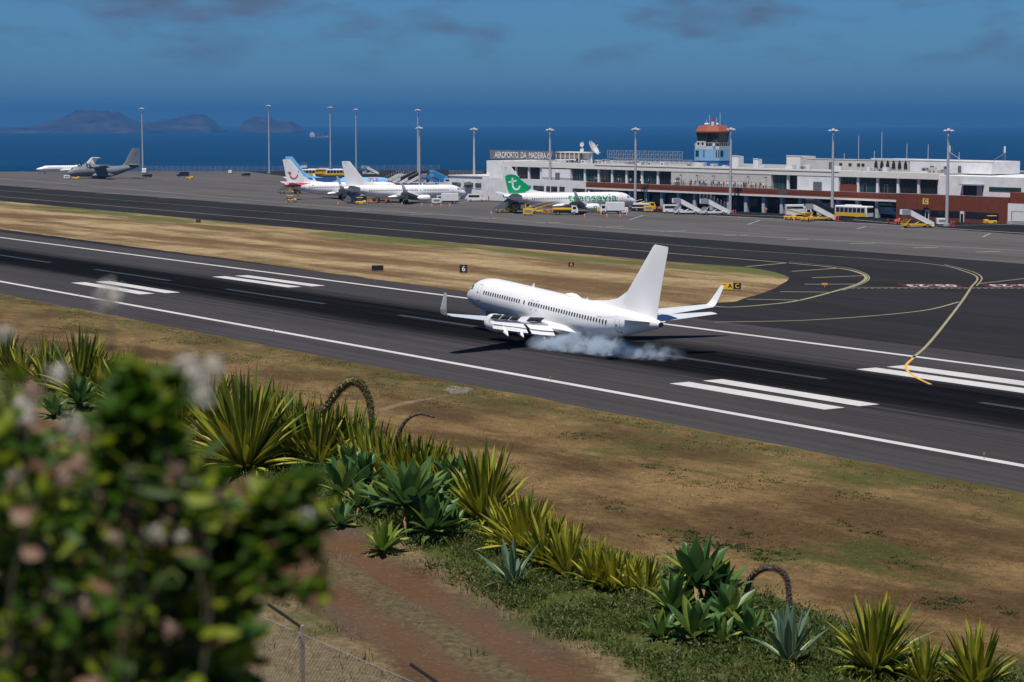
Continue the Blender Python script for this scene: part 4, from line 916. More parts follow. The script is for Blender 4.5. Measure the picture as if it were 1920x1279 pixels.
# ------------------------------------------------------------------ apron light masts
M_MAST = mat('mast steel', (0.50, 0.51, 0.52), 0.5, .06, metal=.3)
def mast(px, py, top, label):
    p = at(px, py); dpt = (p - Vector((0, 0, CAM_H))).dot(ray(960, 639.5)) / ray(960, 639.5).length_squared
    h = CAM_H + (230 - top) / FPX * dpt
    o_ = thing('light_mast', label, 'light mast', p, 0, 'tall apron light masts')
    MB().tube([(0, 0, 0), (0, 0, h * .6), (0, 0, h)], [.42, .32, .22], 10).build('pole', M_MAST, o_, True)
    MB().cyl((0, 0, .3), .9, 2, .6, 10).build('footing', M_TG, o_)
    hd = MB().cyl((0, 0, h - .15), .5, 2, .3, 12).cyl((0, 0, h + .15), .35, 2, .3, 12).build('head_ring', M_FRAME, o_)
    for k in range(8):
        a = k * math.pi / 4; c = Vector((math.cos(a), math.sin(a), 0)); l_ = MB().box(-.28, .28, -.24, .24, -.18, .08).build('floodlight', M_TG if k % 3 else M_FRAME, o_)
        l_.location = c * 1.1 + Vector((0, 0, h - .2)); l_.rotation_euler = (0, R(24), a)
        MB().tube([c * .6 + Vector((0, 0, h - .1)), c * 1.05 + Vector((0, 0, h - .1))], .05, 4).build('arm', M_MAST, o_)
for px, py, tp_, lb in ((268, 324, 203, 'light mast standing alone by the grey military transport'), (505, 325, 198, 'light mast just left of the parked airliner fins'), (620, 325, 201, 'light mast behind the red-tailed airliner'), (668, 322, 205, 'light mast behind the fin of the plain white airliner'),
    (784, 346, 206, 'taller light mast of the close pair behind the white airliner'), (787, 366, 239, 'shorter light mast of the close pair behind the white airliner'), (889, 371, 241, 'light mast beside the low white annex'), (1031, 380, 242, 'light mast in front of the terminal name board'),
    (1191, 391, 241, 'light mast at the nose of the green-lettered airliner'), (1369, 399, 241, 'light mast in front of the control tower'), (1560, 413, 243, 'light mast beside the dark-canopied stairs'), (1775, 424, 243, 'light mast in front of the red-clad wall')):
    mast(px, py, tp_, lb)
# ------------------------------------------------------------------ hillside in front of the airfield
TERR = 17.8
def road_y(x, y): return y + .2 * (min(-8, max(x, -31)) + 22)
def hill_z(x, y):
    prof = [(-12, 23.6), (-3, 22.6), (0, 22.25), (3, 20.9), (6, 19.0), (8.5, 18.0), (10, 17.8), (17.6, 17.8), (19.5, 17.2), (24, 13.5), (40, 3.5), (52, -0.6), (60, -3)]
    for a, b in zip(prof, prof[1:]):
        if a[0] <= y <= b[0]: q = (y - a[0]) / (b[0] - a[0]); z = a[1] + (b[1] - a[1]) * q; break
    else: z = prof[0][1] if y < 0 else prof[-1][1]
    nn = mnoise.fractal(Vector((x * .35, y * .35, 2.0)), .8, 2.0, 4)
    ry = road_y(x, y); rut = -0.07 * (math.exp(-((ry - 12.65) / .25) ** 2) + math.exp(-((ry - 13.75) / .25) ** 2))
    return z + nn * (.06 if y < 19 else .5) + rut
m, t, b = node_mat('hillside earth and grass', 0.95, 0.1)
P, X, Y, Z = n_pos(t)
f1 = n_noise(t, P, 9.0, 8, 0.75); f2 = n_noise(t, P, 0.9, 6, 0.65); f3 = n_noise(t, P, 0.35, 5, 0.6); f4 = n_noise(t, P, 16.0, 8, 0.75)
YR = n_math(t, 'ADD', Y, n_math(t, 'MULTIPLY', n_math(t, 'ADD', n_math(t, 'MINIMUM', -8.0, n_math(t, 'MAXIMUM', X, -31.0)), 22.0), 0.2))
yy = n_math(t, 'ADD', YR, n_math(t, 'MULTIPLY', n_math(t, 'SUBTRACT', f2, 0.5), 1.3))
earth = n_ramp(t, f1, [(0.25, (0.052, 0.030, 0.016)), (0.55, (0.115, 0.066, 0.035)), (0.8, (0.24, 0.155, 0.09))])
earth = n_mix(t, n_range(t, f3, 0.40, 0.62, 0, 0.75), earth, n_ramp(t, f4, [(0.3, (0.055, 0.042, 0.034)), (0.7, (0.17, 0.125, 0.09))]))
rut = n_math(t, 'MAXIMUM', n_range(t, n_math(t, 'ABSOLUTE', n_math(t, 'SUBTRACT', YR, 12.65)), 0.1, 0.45, 1, 0), n_range(t, n_math(t, 'ABSOLUTE', n_math(t, 'SUBTRACT', YR, 13.75)), 0.1, 0.45, 1, 0))
earth = n_mix(t, n_math(t, 'MULTIPLY', rut, 0.55), earth, (0.145, 0.076, 0.036))
peb = n_range(t, f4, 0.60, 0.68, 0, 0.75); earth = n_mix(t, peb, earth, (0.34, 0.26, 0.18)); earth = n_mix(t, n_range(t, f4, 0.30, 0.40, 0.6, 0), earth, (0.03, 0.02, 0.015))
midg = n_math(t, 'MULTIPLY', n_range(t, n_math(t, 'ABSOLUTE', n_math(t, 'SUBTRACT', YR, 13.2)), 0.1, 0.4, 1, 0), n_range(t, f2, 0.36, 0.52, 0, .9)); earth = n_mix(t, midg, earth, n_ramp(t, f1, [(0.35, (0.05, 0.05, 0.02)), (0.65, (0.20, 0.15, 0.08))]))
dry = n_ramp(t, f1, [(0.3, (0.085, 0.062, 0.030)), (0.55, (0.22, 0.165, 0.085)), (0.8, (0.36, 0.28, 0.16))])
dry = n_mix(t, n_range(t, f3, 0.45, 0.62, 0, 0.8), dry, (0.055, 0.075, 0.018))
grn = n_ramp(t, f1, [(0.3, (0.028, 0.045, 0.008)), (0.7, (0.10, 0.125, 0.03))])
inroad = n_math(t, 'MULTIPLY', n_range(t, yy, 11.9, 12.3), n_range(t, yy, 14.0, 14.5, 1, 0))
c = n_mix(t, inroad, dry, earth)
c = n_mix(t, n_math(t, 'MULTIPLY', n_range(t, yy, 14.5, 14.9), n_range(t, f2, 0.3, 0.5, .6, .97)), c, grn)
t.links.new(c, b.inputs['Base Color']); n_bump(t, b, f1, 0.9, 0.06)
hs = MB(); ys = [-12, -8, -4, -1] + [i * .5 for i in range(0, 42)] + [21, 22.5, 24, 27, 31, 36, 40, 46, 52, 60]
xs = [-150, -120, -100, -85] + [-75 + i * .75 for i in range(0, 107)] + [8, 14, 25, 40, 60]
hs.add([(x, y, hill_z(x, y)) for x in xs for y in ys], [(i * len(ys) + j, (i + 1) * len(ys) + j, (i + 1) * len(ys) + j + 1, i * len(ys) + j + 1) for i in range(len(xs) - 1) for j in range(len(ys) - 1)])
o = hs.build('hillside', m, None, True); o['kind'] = 'structure'
def gz(p): return hill_z(p.x, p.y)
# ------------------------------------------------------------------ leaf materials
def leaf_mat(name, c0, c1, edge=None, trans=0.25, rough=0.5):
    m = bpy.data.materials.new(name); m.use_nodes = True; t = m.node_tree; b = t.nodes['Principled BSDF']
    b.inputs['Roughness'].default_value = rough; b.inputs['Specular IOR Level'].default_value = 0.35
    oi = t.nodes.new('ShaderNodeObjectInfo'); tcn = t.nodes.new('ShaderNodeTexCoord')
    c = n_ramp(t, oi.outputs['Random'], [(0.0, c0), (1.0, c1)])
    sxyz = t.nodes.new('ShaderNodeSeparateXYZ'); t.links.new(tcn.outputs['Generated'], sxyz.inputs[0])
    nn = n_noise(t, tcn.outputs['Object'], 6.0, 5, 0.6, (0.25, 3, 3))
    c = n_mix(t, n_range(t, nn, 0.35, 0.7, 0, 0.5), c, tuple(v * 0.55 for v in c0))
    if edge:                                     # pale or yellow margins
        e = n_math(t, 'ABSOLUTE', n_math(t, 'SUBTRACT', sxyz.outputs['Y'], 0.5))
        c = n_mix(t, n_range(t, e, edge[1], edge[1] + .06, 0, .92), c, edge[0])
        if len(edge) > 2: c = n_mix(t, n_range(t, sxyz.outputs['X'], .90, .98, 0, .9), c, (0.16, 0.07, 0.02))
    t.links.new(c, b.inputs['Base Color'])
    tr = t.nodes.new('ShaderNodeBsdfTranslucent'); t.links.new(c, tr.inputs[0]); ms = t.nodes.new('ShaderNodeMixShader'); ms.inputs[0].default_value = trans
    out = t.nodes['Material Output']; t.links.new(b.outputs[0], ms.inputs[1]); t.links.new(tr.outputs[0], ms.inputs[2]); t.links.new(ms.outputs[0], out.inputs[0])
    return m
M_SPK = [leaf_mat('striped spiky leaf', (0.06, 0.11, 0.012), (0.15, 0.19, 0.018), ((0.46, 0.42, 0.05), .28, 1)),
         leaf_mat('yellow spiky leaf', (0.22, 0.25, 0.018), (0.42, 0.38, 0.035), ((0.50, 0.44, 0.07), .36, 1))]
M_DRYLEAF = leaf_mat('withered leaf', (0.26, 0.16, 0.05), (0.36, 0.25, 0.09))
M_ATT = leaf_mat('broad agave leaf', (0.045, 0.12, 0.032), (0.12, 0.21, 0.055), None, .25, .4)
M_ATTY = leaf_mat('pale agave leaf', (0.15, 0.24, 0.035), (0.28, 0.34, 0.06), None, .3, .4)
M_AME = leaf_mat('blue-green agave leaf', (0.08, 0.16, 0.10), (0.14, 0.22, 0.14), ((0.55, 0.56, 0.28), .36), .15, .5)
def leaf_mesh(L, W, profile, cup, bend, fold=0.3, n=9):
    """leaf along +X from the origin, channelled, drooping by bend"""
    mb = MB(); vs = []; x = z = 0.0; a = 0.0
    for i in range(n + 1):
        q = i / n; w_ = W / 2 * profile(q)
        for j, s in enumerate((-1, -.5, 0, .5, 1)):
            vs.append((x - math.sin(a) * cup * w_ * abs(s) * -1 * 0, s * w_, z + cup * w_ * (abs(s) ** 1.6)))
        a -= bend / n * (0.4 + 1.2 * q); x += L / n * math.cos(a); z += L / n * math.sin(a)
    fs = [(i * 5 + j, (i + 1) * 5 + j, (i + 1) * 5 + j + 1, i * 5 + j + 1) for i in range(n) for j in range(4)]
    mb.add(vs, fs); o = mb.build('leaf', None, None, True); me = o.data; bpy.data.objects.remove(o); return me
def with_mat(me, m):
    c = me.copy(); c.materials.clear(); c.materials.append(m); return c
pf_spk = lambda q: (0.55 + 1.1 * q) * (1 - q ** 3) if q < .45 else max(.02, (1.045 - (q - .45) * .35) * (1 - ((q - .45) / .55) ** 1.7))
pf_att = lambda q: max(.02, (.45 + 1.35 * q - .75 * q * q) * (1 - max(0, (q - .5) / .5) ** 1.9))
pf_ame = lambda q: max(.02, (.75 + .7 * q - .6 * q * q) * (1 - max(0, (q - .35) / .65) ** 1.6))
SPK = [[with_mat(leaf_mesh(1.0, .085, pf_spk, .5, bd), m) for bd in (.05, .25, .5)] for m in M_SPK]
SPKD = with_mat(leaf_mesh(1.0, .075, pf_spk, .3, 1.3), M_DRYLEAF)
ATT = [[with_mat(leaf_mesh(1.0, .30, pf_att, .35, bd), m) for bd in (-.15, .2, .55)] for m in (M_ATT, M_ATTY)]
AME = [with_mat(leaf_mesh(1.0, .17, pf_ame, .55, bd), M_AME) for bd in (-.1, .15, .6)]
rnd = random.Random(11)
def rosette(name, label, cat, group, px, py, size, kind, n, yel=0.3, dz=0.0, trunk=0.0, spread=1.0):
    p = at(px, py, TERR); p.z = gz(p) + dz
    root = thing(name, label, cat, p, rnd.uniform(0, 6.28), group)
    if trunk > 0:
        MB().tube([(0, 0, -.1), (.03, .02, trunk * .6), (0, 0, trunk + .08)], [.10, .085, .07], 8).build('trunk', mat('agave trunk', (.10, .075, .05), .9, .3, 8), root)
    for i in range(n):
        q = (i + .5) / n; az = i * 2.39996 + rnd.uniform(-.25, .25)
        if kind == 'spk':
            el = R(86 - 74 * spread * q ** 1.15 + rnd.uniform(-7, 7)); L = size * (.72 + .34 * math.sin(math.pi * min(1, q + .25))) * rnd.uniform(.86, 1.1)
            ms = SPK[1 if rnd.random() < yel else 0]; me = ms[0 if q < .45 else (1 if rnd.random() < .7 else 2)]
            if q > .93 and rnd.random() < .5: me = SPKD; el = R(rnd.uniform(-5, 12))
            wsc = rnd.uniform(.85, 1.2) * (1.25 if size < 1 else 1.0) * size
        elif kind == 'att':
            el = R(84 - 80 * q ** .9 + rnd.uniform(-6, 6)); L = size * (.55 + .5 * math.sin(math.pi * min(1, q * .7 + .28))) * rnd.uniform(.9, 1.1)
            me = ATT[1 if rnd.random() < yel else 0][0 if q < .3 else (1 if q < .75 else 2)]; wsc = L * rnd.uniform(.9, 1.1)
        else:
            el = R(84 - 62 * spread * q + rnd.uniform(-6, 6)); L = size * rnd.uniform(.85, 1.1); me = AME[0 if q < .4 else (1 if q < .8 else 2)]; wsc = L * rnd.uniform(.9, 1.15)
        o = inst('leaf', me, root, (math.cos(az) * .05 * size, math.sin(az) * .05 * size, trunk + .04 * (1 - q)), (0, 0, 0), (L, wsc, wsc))
        o.rotation_euler = (rnd.uniform(-.25, .25), -el, az)
    for i in range(rnd.randint(3, 7) if kind != 'ame' else 1):
        az = rnd.uniform(0, 6.283); o = inst('withered_leaf', SPKD, root, (0, 0, trunk + .03), (rnd.uniform(-.4, .4), R(rnd.uniform(-28, 8)), az), (size * rnd.uniform(.5, .85), size * rnd.uniform(.8, 1.5), size))
    root.rotation_euler = (R(rnd.uniform(-9, 9)), R(rnd.uniform(-9, 9)), root.rotation_euler[2])
    return root
SP = [  # px, py of the foot, leaf length, leaves, yellow share, label
    (14, 668, 1.05, 34, .15, 'spiky striped plant at the left edge, farthest along the row'),
    (150, 738, 1.45, 60, .2, 'dark striped spiky clump standing behind the white blossoms at upper left'),
    (235, 752, 1.25, 54, .3, 'striped spiky clump just beside the raised green shoot of the blurred bush'),
    (285, 770, 1.1, 40, .5, 'yellowish spiky clump half covered by the blurred shoot'),
    (462, 884, 1.62, 78, .3, 'biggest yellow-green striped spiky rosette with withered lower leaves'),
    (548, 862, 1.2, 48, .35, 'striped spiky clump just to the far side of the biggest rosette'),
    (596, 874, 1.1, 44, .4, 'striped spiky clump at the foot of the thick arched flower spike'),
    (652, 858, 1.25, 50, .25, 'dark striped spiky clump framed inside the thick arched spike'),
    (698, 892, 1.05, 44, .6, 'yellow spiky clump where the thick arched spike bends down'),
    (748, 905, 1.0, 44, .6, 'yellow spiky clump at the foot of the thin curved spike'),
    (795, 912, 1.05, 44, .55, 'yellow-green spiky clump right behind the big broad-leaved agave'),
    (845, 920, .95, 40, .3, 'short dark spiky clump between the broad agave and the tall yellow one'),
    (908, 985, 1.15, 50, .5, 'tall yellow-green spiky clump leaning over the dry field'),
    (985, 1042, .85, 60, .85, 'golden spiky clump behind the pale blue-edged agave'),
    (1068, 1078, .72, 40, .8, 'low yellow spiky clump to the right of the golden one'),
    (1112, 1096, .62, 34, .8, 'small yellow spiky clump, lower of the two past the golden one'),
    (1212, 1118, .5, 30, .8, 'smallest yellow spiky tuft beside the right-hand broad agaves'),
    (1638, 1262, .80, 60, .45, 'wide yellow-green spiky rosette right of the blue striped agave'),
    (1832, 1306, .70, 50, .5, 'yellow-green spiky rosette in the bottom right corner'),
    (40, 690, 1.0, 40, .3, 'spiky clump between the left edge and the dark striped clump'), (90, 715, 1.2, 50, .25, 'spiky clump directly left of the dark striped clump'), (190, 742, 1.2, 48, .4, 'spiky clump between the dark striped clump and the green shoot'),
    (335, 800, 1.15, 46, .3, 'spiky clump right of the green shoot, before the biggest rosette'), (395, 832, 1.2, 46, .3, 'spiky clump touching the biggest rosette on its left'), (515, 850, 1.3, 50, .2, 'dark spiky clump hugging the biggest rosette on its far side'),
    (572, 862, 1.15, 44, .35, 'spiky clump just left of the thick arched spike'), (625, 862, 1.2, 46, .25, 'spiky clump left of centre inside the thick arch'), (676, 876, 1.1, 44, .5, 'spiky clump right of centre inside the thick arch'),
    (722, 900, 1.0, 44, .65, 'yellow spiky clump between the two tall curved spikes'), (772, 908, 1.05, 46, .6, 'yellow spiky clump just right of the thin curved spike'), (820, 915, 1.0, 44, .5, 'spiky clump behind the blue-green broad agave'), (872, 945, .95, 42, .5, 'spiky clump left of the tall leaning yellow one'),
    (950, 1028, .7, 44, .8, 'golden tuft on the left flank of the golden clump'), (1024, 1062, .75, 44, .85, 'golden tuft on the right flank of the golden clump'), (1150, 1104, .55, 34, .8, 'yellow tuft third past the golden clump'), (1180, 1110, .48, 30, .8, 'yellow tuft fourth past the golden clump'), (1735, 1290, .5, 40, .5, 'low spiky tuft between the two big rosettes at lower right'),
    (1322, 1130, .6, 30, .7, 'yellow spiky tuft peeping out behind the right-hand broad agaves')]
for px, py, sz, n, yl_, lb in SP: rosette('spiky_plant', lb, 'plant', 'spiky striped plants along the crest', px, py, sz * 1.06, 'spk', int(n * 1.45), yl_, spread=1.0 if n > 55 else .72)
AT = [(762, 1004, .74, 38, .05, .42, 'largest dark green broad-leaved agave, in the middle of the row'), (812, 1016, .60, 30, .15, .15, 'broad-leaved agave tucked low against the largest one'),
      (716, 1036, .46, 22, .9, .03, 'small yellow-green broad-leaved agave at the edge of the dirt track'), (842, 968, .6, 28, .1, .35, 'blue-green broad-leaved agave behind the largest one'),
      (645, 948, .6, 28, .1, .2, 'dark broad-leaved agave beside the blurred bush'), (690, 930, .5, 26, .1, .25, 'broad-leaved agave behind the dark one near the bush'), (655, 905, .5, 24, .2, .2, 'broad-leaved agave under the thick arched spike'),
      (640, 985, .42, 20, .3, .0, 'little broad-leaved agave low beside the blurred bush'),
      (1318, 1166, .58, 32, .1, .42, 'tallest broad-leaved agave of the right-hand group'), (1262, 1176, .48, 26, .3, .18, 'broad-leaved agave at the weedy end of the right-hand group'), (1300, 1206, .46, 28, .3, .06, 'bright broad-leaved agave at the front of the right-hand group'),
      (1372, 1184, .46, 26, .3, .1, 'broad-leaved agave beneath the dark arched spike'), (1238, 1196, .36, 22, .4, .0, 'low broad-leaved agave at the front edge of the weeds'), (735, 975, .55, 28, .1, .2, 'broad-leaved agave on the left shoulder of the largest one'), (795, 985, .55, 28, .1, .3, 'broad-leaved agave on the right shoulder of the largest one'), (850, 1010, .42, 22, .2, .05, 'small broad-leaved agave at the foot of the tall yellow clump'), (675, 965, .45, 24, .2, .1, 'broad-leaved agave between the dark one and the largest one'), (1288, 1150, .5, 26, .2, .3, 'broad-leaved agave left of the tallest in the right-hand group'), (1345, 1160, .48, 26, .2, .25, 'broad-leaved agave right of the tallest in the right-hand group'), (1405, 1200, .38, 22, .3, .0, 'low broad-leaved agave between the arch and the blue striped agave'),
      (1352, 1212, .34, 20, .3, .0, 'small broad-leaved agave next to the blue striped agave'),
      (148, 770, .6, 26, .1, .1, 'broad-leaved agave low among the spiky plants at far left'), (105, 782, .5, 22, .2, .0, 'small broad-leaved agave at far left beside the blossoms')]
for px, py, sz, n, yl_, tr_, lb in AT: rosette('broad_leaved_agave', lb, 'agave', 'broad-leaved agaves along the crest', px, py, sz, 'att', n, yl_, trunk=tr_)
for px, py, sz, n, lb in ((962, 1098, .62, 13, 'pale blue-green agave with cream edges at the weeds by the dirt track'), (1478, 1244, .68, 16, 'blue-green agave with cream-striped leaves beside the wide spiky rosette')):
    rosette('striped_agave', lb, 'agave', 'cream-edged agaves', px, py, sz, 'ame', n, spread=.8)
# arched flower spikes
M_SPIKE = mat('flower spike', (0.30, 0.26, 0.11), 0.9, 0.55, 30, bump=1.0, bscale=60)
M_SPIKED = mat('withered flower spike', (0.20, 0.155, 0.125), 0.95, 0.5, 30, bump=1.0, bscale=60)
def spike(lab, pts, dep, r0, r1, m, seed):
    base = at(pts[0][0], pts[0][1], TERR); dist = (base - Vector((0, 0, CAM_H))).dot(ray(960, 639.5)) 
    P3 = smooth_line([at_dist(x, y, dist) for x, y in pts], 8); n = len(P3)
    root = thing('flower_spike', lab, 'flower spike', P3[0], 0, 'arched agave flower spikes')
    L = [p - P3[0] for p in P3]; rr = random.Random(seed)
    st = MB().tube(L, [(r0 + (r1 - r0) * i / n) * .72 * min(1, .5 + 3 * i / n) for i in range(n)], 8).build('stem', m, root, True)
    fl = MB()
    for i in range(n - 1):
        q = i / n; rad = (r0 + (r1 - r0) * q) * (min(1, .35 + q * 5))
        for k in range(70):
            c = L[i].lerp(L[i + 1], rr.random()); d = (L[i + 1] - L[i]).normalized(); a = rr.uniform(0, 6.283)
            u = d.cross(Vector((.3, .9, .2))).normalized(); v = d.cross(u); o_ = u * math.cos(a) + v * math.sin(a)
            s_ = rad * rr.uniform(.2, .34); tip = c + o_ * rad * rr.uniform(.9, 1.28) + d * s_ * .8; t2 = d.cross(o_)
            fl.add([c + o_ * rad * .3 - t2 * s_ * .5, c + o_ * rad * .3 + t2 * s_ * .5, tip + t2 * s_ * .35, tip - t2 * s_ * .35], [(0, 1, 2, 3)])
    tag(fl.build('flower_buds', m, root), kind='stuff')
spike('thick green arched flower spike bending right over beside the biggest rosette', [(590, 868), (592, 828), (603, 785), (628, 740), (655, 716), (678, 722), (694, 758), (697, 810), (695, 880)], 0, .12, .075, M_SPIKE, 1)
spike('thin grey flower spike curving over at its tip', [(736, 905), (737, 862), (745, 820), (762, 788), (786, 776), (814, 782)], 0, .06, .026, M_SPIKED, 2)
spike('dark withered arch-shaped flower spike behind the blue striped agave', [(1400, 1150), (1401, 1106), (1411, 1080), (1436, 1065), (1462, 1069), (1476, 1088), (1480, 1130)], 0, .052, .045, M_SPIKED, 3)
# ------------------------------------------------------------------ low weeds and turf tufts
M_WEED = leaf_mat('weed leaves', (0.05, 0.085, 0.012), (0.10, 0.14, 0.025), None, .3)
M_WEED2 = leaf_mat('dry grass blades', (0.24, 0.18, 0.09), (0.34, 0.26, 0.13), None, .3)
M_WEED3 = leaf_mat('fresh grass blades', (0.06, 0.085, 0.02), (0.09, 0.11, 0.025), None, .3)
def blades(name, spots, m, hmin, hmax, wd, per, spread, lab=None, zfun=gz):
    rr = random.Random(len(name)); mb = MB()
    for (x, y, s) in spots:
        z = zfun(Vector((x, y, 0)))
        for k in range(per):
            a = rr.uniform(0, 6.283); d = Vector((math.cos(a), math.sin(a), 0)); h = rr.uniform(hmin, hmax) * s; b0 = Vector((x + rr.uniform(-spread, spread), y + rr.uniform(-spread, spread), z - .01))
            side = Vector((-d.y, d.x, 0)) * wd * s; mid = b0 + d * h * .25 + Vector((0, 0, h * .6)); tip = b0 + d * h * rr.uniform(.3, .8) + Vector((0, 0, h))
            mb.add([b0 - side * .6, b0 + side * .6, mid + side, tip, mid - side], [(0, 1, 2, 4), (4, 2, 3)])
    return tag(mb.build(name, m), lab, None, None, 'stuff')
rr = random.Random(3)
wd_ = [MB(), MB()]
def weed_leaf(mb, c, d, L, w_):
    d = d.normalized(); u = d.cross(Vector((rr.uniform(-1, 1), rr.uniform(-1, 1), rr.uniform(-1, 1)))).normalized() * w_ / 2
    mb.add([c, c + d * L * .5 + u, c + d * L, c + d * L * .5 - u], [(0, 1, 2, 3)])
for i in range(3600):
    x = rr.uniform(-39, -12.5); y = rr.uniform(13.2, 17.6); dn = mnoise.noise(Vector((x * .6, y * .9, 4)))
    if not (14.5 + .45 * dn < road_y(x, y) and y < 17.8) or dn < -.42: continue
    hgt = (.05 + .16 * rr.random() ** 2 * (1.2 + dn)) * (1.5 if abs(x + 29.3) < 1.6 or abs(x + 21.8) < 1.5 else 1); rad_ = rr.uniform(.09, .24); z = hill_z(x, y)
    for k in range(46):
        a = rr.uniform(0, 6.283); q = rr.random() ** .5; e = rr.random(); p = Vector((x + math.cos(a) * q * rad_, y + math.sin(a) * q * rad_, z + hgt * e * math.sqrt(max(0, 1 - q * q * .8))))
        weed_leaf(wd_[0 if rr.random() < .7 else 1], p, Vector((math.cos(a) * rr.uniform(.1, 1), math.sin(a) * rr.uniform(.1, 1), rr.uniform(.1, 1.1))), rr.uniform(.03, .075), rr.uniform(.012, .026))
tag(wd_[0].build('weeds', M_WEED), None, None, None, 'stuff'); tag(wd_[1].build('weeds', leaf_mat('light weed leaves', (0.09, 0.13, 0.025), (0.13, 0.16, 0.04), None, .35)), None, None, None, 'stuff')
sp = []
for i in range(5200):
    x = rr.uniform(-75, -13); y = rr.choice((rr.uniform(9.0, 12.4), rr.uniform(15.0, 18.6), rr.uniform(12, 15.4)))
    d = mnoise.noise(Vector((x * .5, y * .8, 9)))
    if 12.1 < road_y(x, y) < 14.2 and not (12.9 < road_y(x, y) < 13.5 and d > .15): continue
    sp.append((x, y, .6 + .6 * rr.random()))
blades('dry_grass', sp, M_WEED2, .04, .14, .004, 9, .12)
sp = [(x, y, rr.uniform(.6, 1.3)) for x, y in ((rr.uniform(-75, -14), rr.uniform(9, 19)) for i in range(2600)) if mnoise.noise(Vector((x * .45, y * .7, 30))) > .12 and not (12.1 < road_y(x, y) < 14.2 and mnoise.noise(Vector((x * .9, y * 1.2, 5))) < .3)]
blades('fresh_grass', sp, M_WEED3, .04, .12, .005, 9, .12)
# turf tufts out on the field and the verge break up its surface
sp = []; sg_ = []
for i in range(60000):
    q = rr.random(); y = 56 + 46 * rr.random(); x = rr.uniform(-300, -40)
    a = Vector((x, y, 0)); 
    if not (-(y) * 4.2 < x < -y * .95): continue
    d = mnoise.fractal(Vector((x * .07, y * .1, 7)), .7, 2, 4)
    (sg_ if (d > .33 or (y > 99 and d > -.2)) else sp).append((x, y, rr.uniform(.6, 1.5)))
zf = lambda p: 0.02
blades('field_dry_tufts', sp[:20000], leaf_mat('field straw', (0.20, 0.13, 0.06), (0.30, 0.20, 0.10), None, .5), .03, .09, .02, 3, .3, zfun=zf)
blades('field_green_tufts', sg_[:9000], leaf_mat('field green', (0.075, 0.095, 0.018), (0.13, 0.13, 0.035), None, .5), .03, .10, .025, 4, .3, zfun=zf)
sp = []
for px, py, n, sd in ((1285, 1014, 16, 1.2), (1330, 1021, 18, 1.2), (1375, 1026, 14, 1.0), (1440, 1036, 14, 1.0), (1395, 1002, 8, .8), (1300, 1003, 8, .6), (1420, 1048, 8, .6), (1755, 1133, 12, .7), (1795, 1128, 8, .5), (1150, 955, 5, .5), (1640, 1003, 6, .6), (1700, 1060, 6, .7), (1580, 985, 6, .8), (1890, 1150, 6, .6), (1450, 900, 9, 1.4), (1250, 880, 9, 1.4), (1100, 820, 9, 1.4), (1600, 930, 9, 1.4)):
    c_ = at(px, py)
    for k in range(n * 3): sp.append((c_.x + rr.gauss(0, sd), c_.y + rr.gauss(0, sd * .6), rr.uniform(.8, 1.6)))
blades('field_dark_tufts', sp, leaf_mat('dark field tuft', (0.06, 0.09, 0.015), (0.09, 0.12, 0.025), None, .5), .03, .09, .03, 9, .22, zfun=zf)
# ------------------------------------------------------------------ wire fence below the viewer
fence = thing('wire_fence', 'chain-link fence with slim posts below the viewer, beside the dirt track', 'fence', (0, 0, 0))
M_WIRE = mat('galvanised wire', (0.34, 0.36, 0.36), 0.5, .2, metal=.4); M_POST = mat('concrete post', (0.36, 0.27, 0.20), 0.9, .2)
FY = 8.9; FX0, FX1 = -34.0, -9.0
def fz(x): return hill_z(x, FY)
wr = MB()
s_ = 0.055; L_ = FX1 - FX0; Hf = 1.42
def wp(x, z): return (x, FY + 0.004 * math.sin(x * 90), 17.88 + z)
for k in range(int((L_ + Hf) / s_)):
    for dr in (1, -1):
        x0 = FX0 + k * s_ - (Hf if dr > 0 else 0); a = (x0, 0.0); b_ = (x0 + dr * Hf, Hf) if dr > 0 else (x0 - Hf, Hf)
        if dr > 0 and (x0 < FX0 or x0 + Hf > FX1): continue
        if dr < 0 and (x0 - Hf < FX0 or x0 > FX1): continue
        wr.tube([wp(*a), wp(*b_)], .0016, 3, False)
tag(wr.build('wire_mesh', M_WIRE, fence), kind='stuff')
for zz in (.05, .75, 1.42): MB().tube([(FX0, FY, 17.88 + zz), (FX1, FY, 17.88 + zz)], .0035, 4).build('line_wire', M_WIRE, fence)
px_ = -17.35
for k in range(-6, 3):
    x = px_ + k * 2.6
    if not FX0 < x < FX1: continue
    po = MB().box(x - .022, x + .022, FY + .02, FY + .06, 17.5, 19.36).build('post', M_POST, fence)
    MB().tube([(x, FY + .04, 19.34), (x - .05, FY - .12, 19.47), (x - .09, FY - .26, 19.58)], .016, 5).build('post_arm', mat('dark post arm', (.03, .025, .022), .8), po)
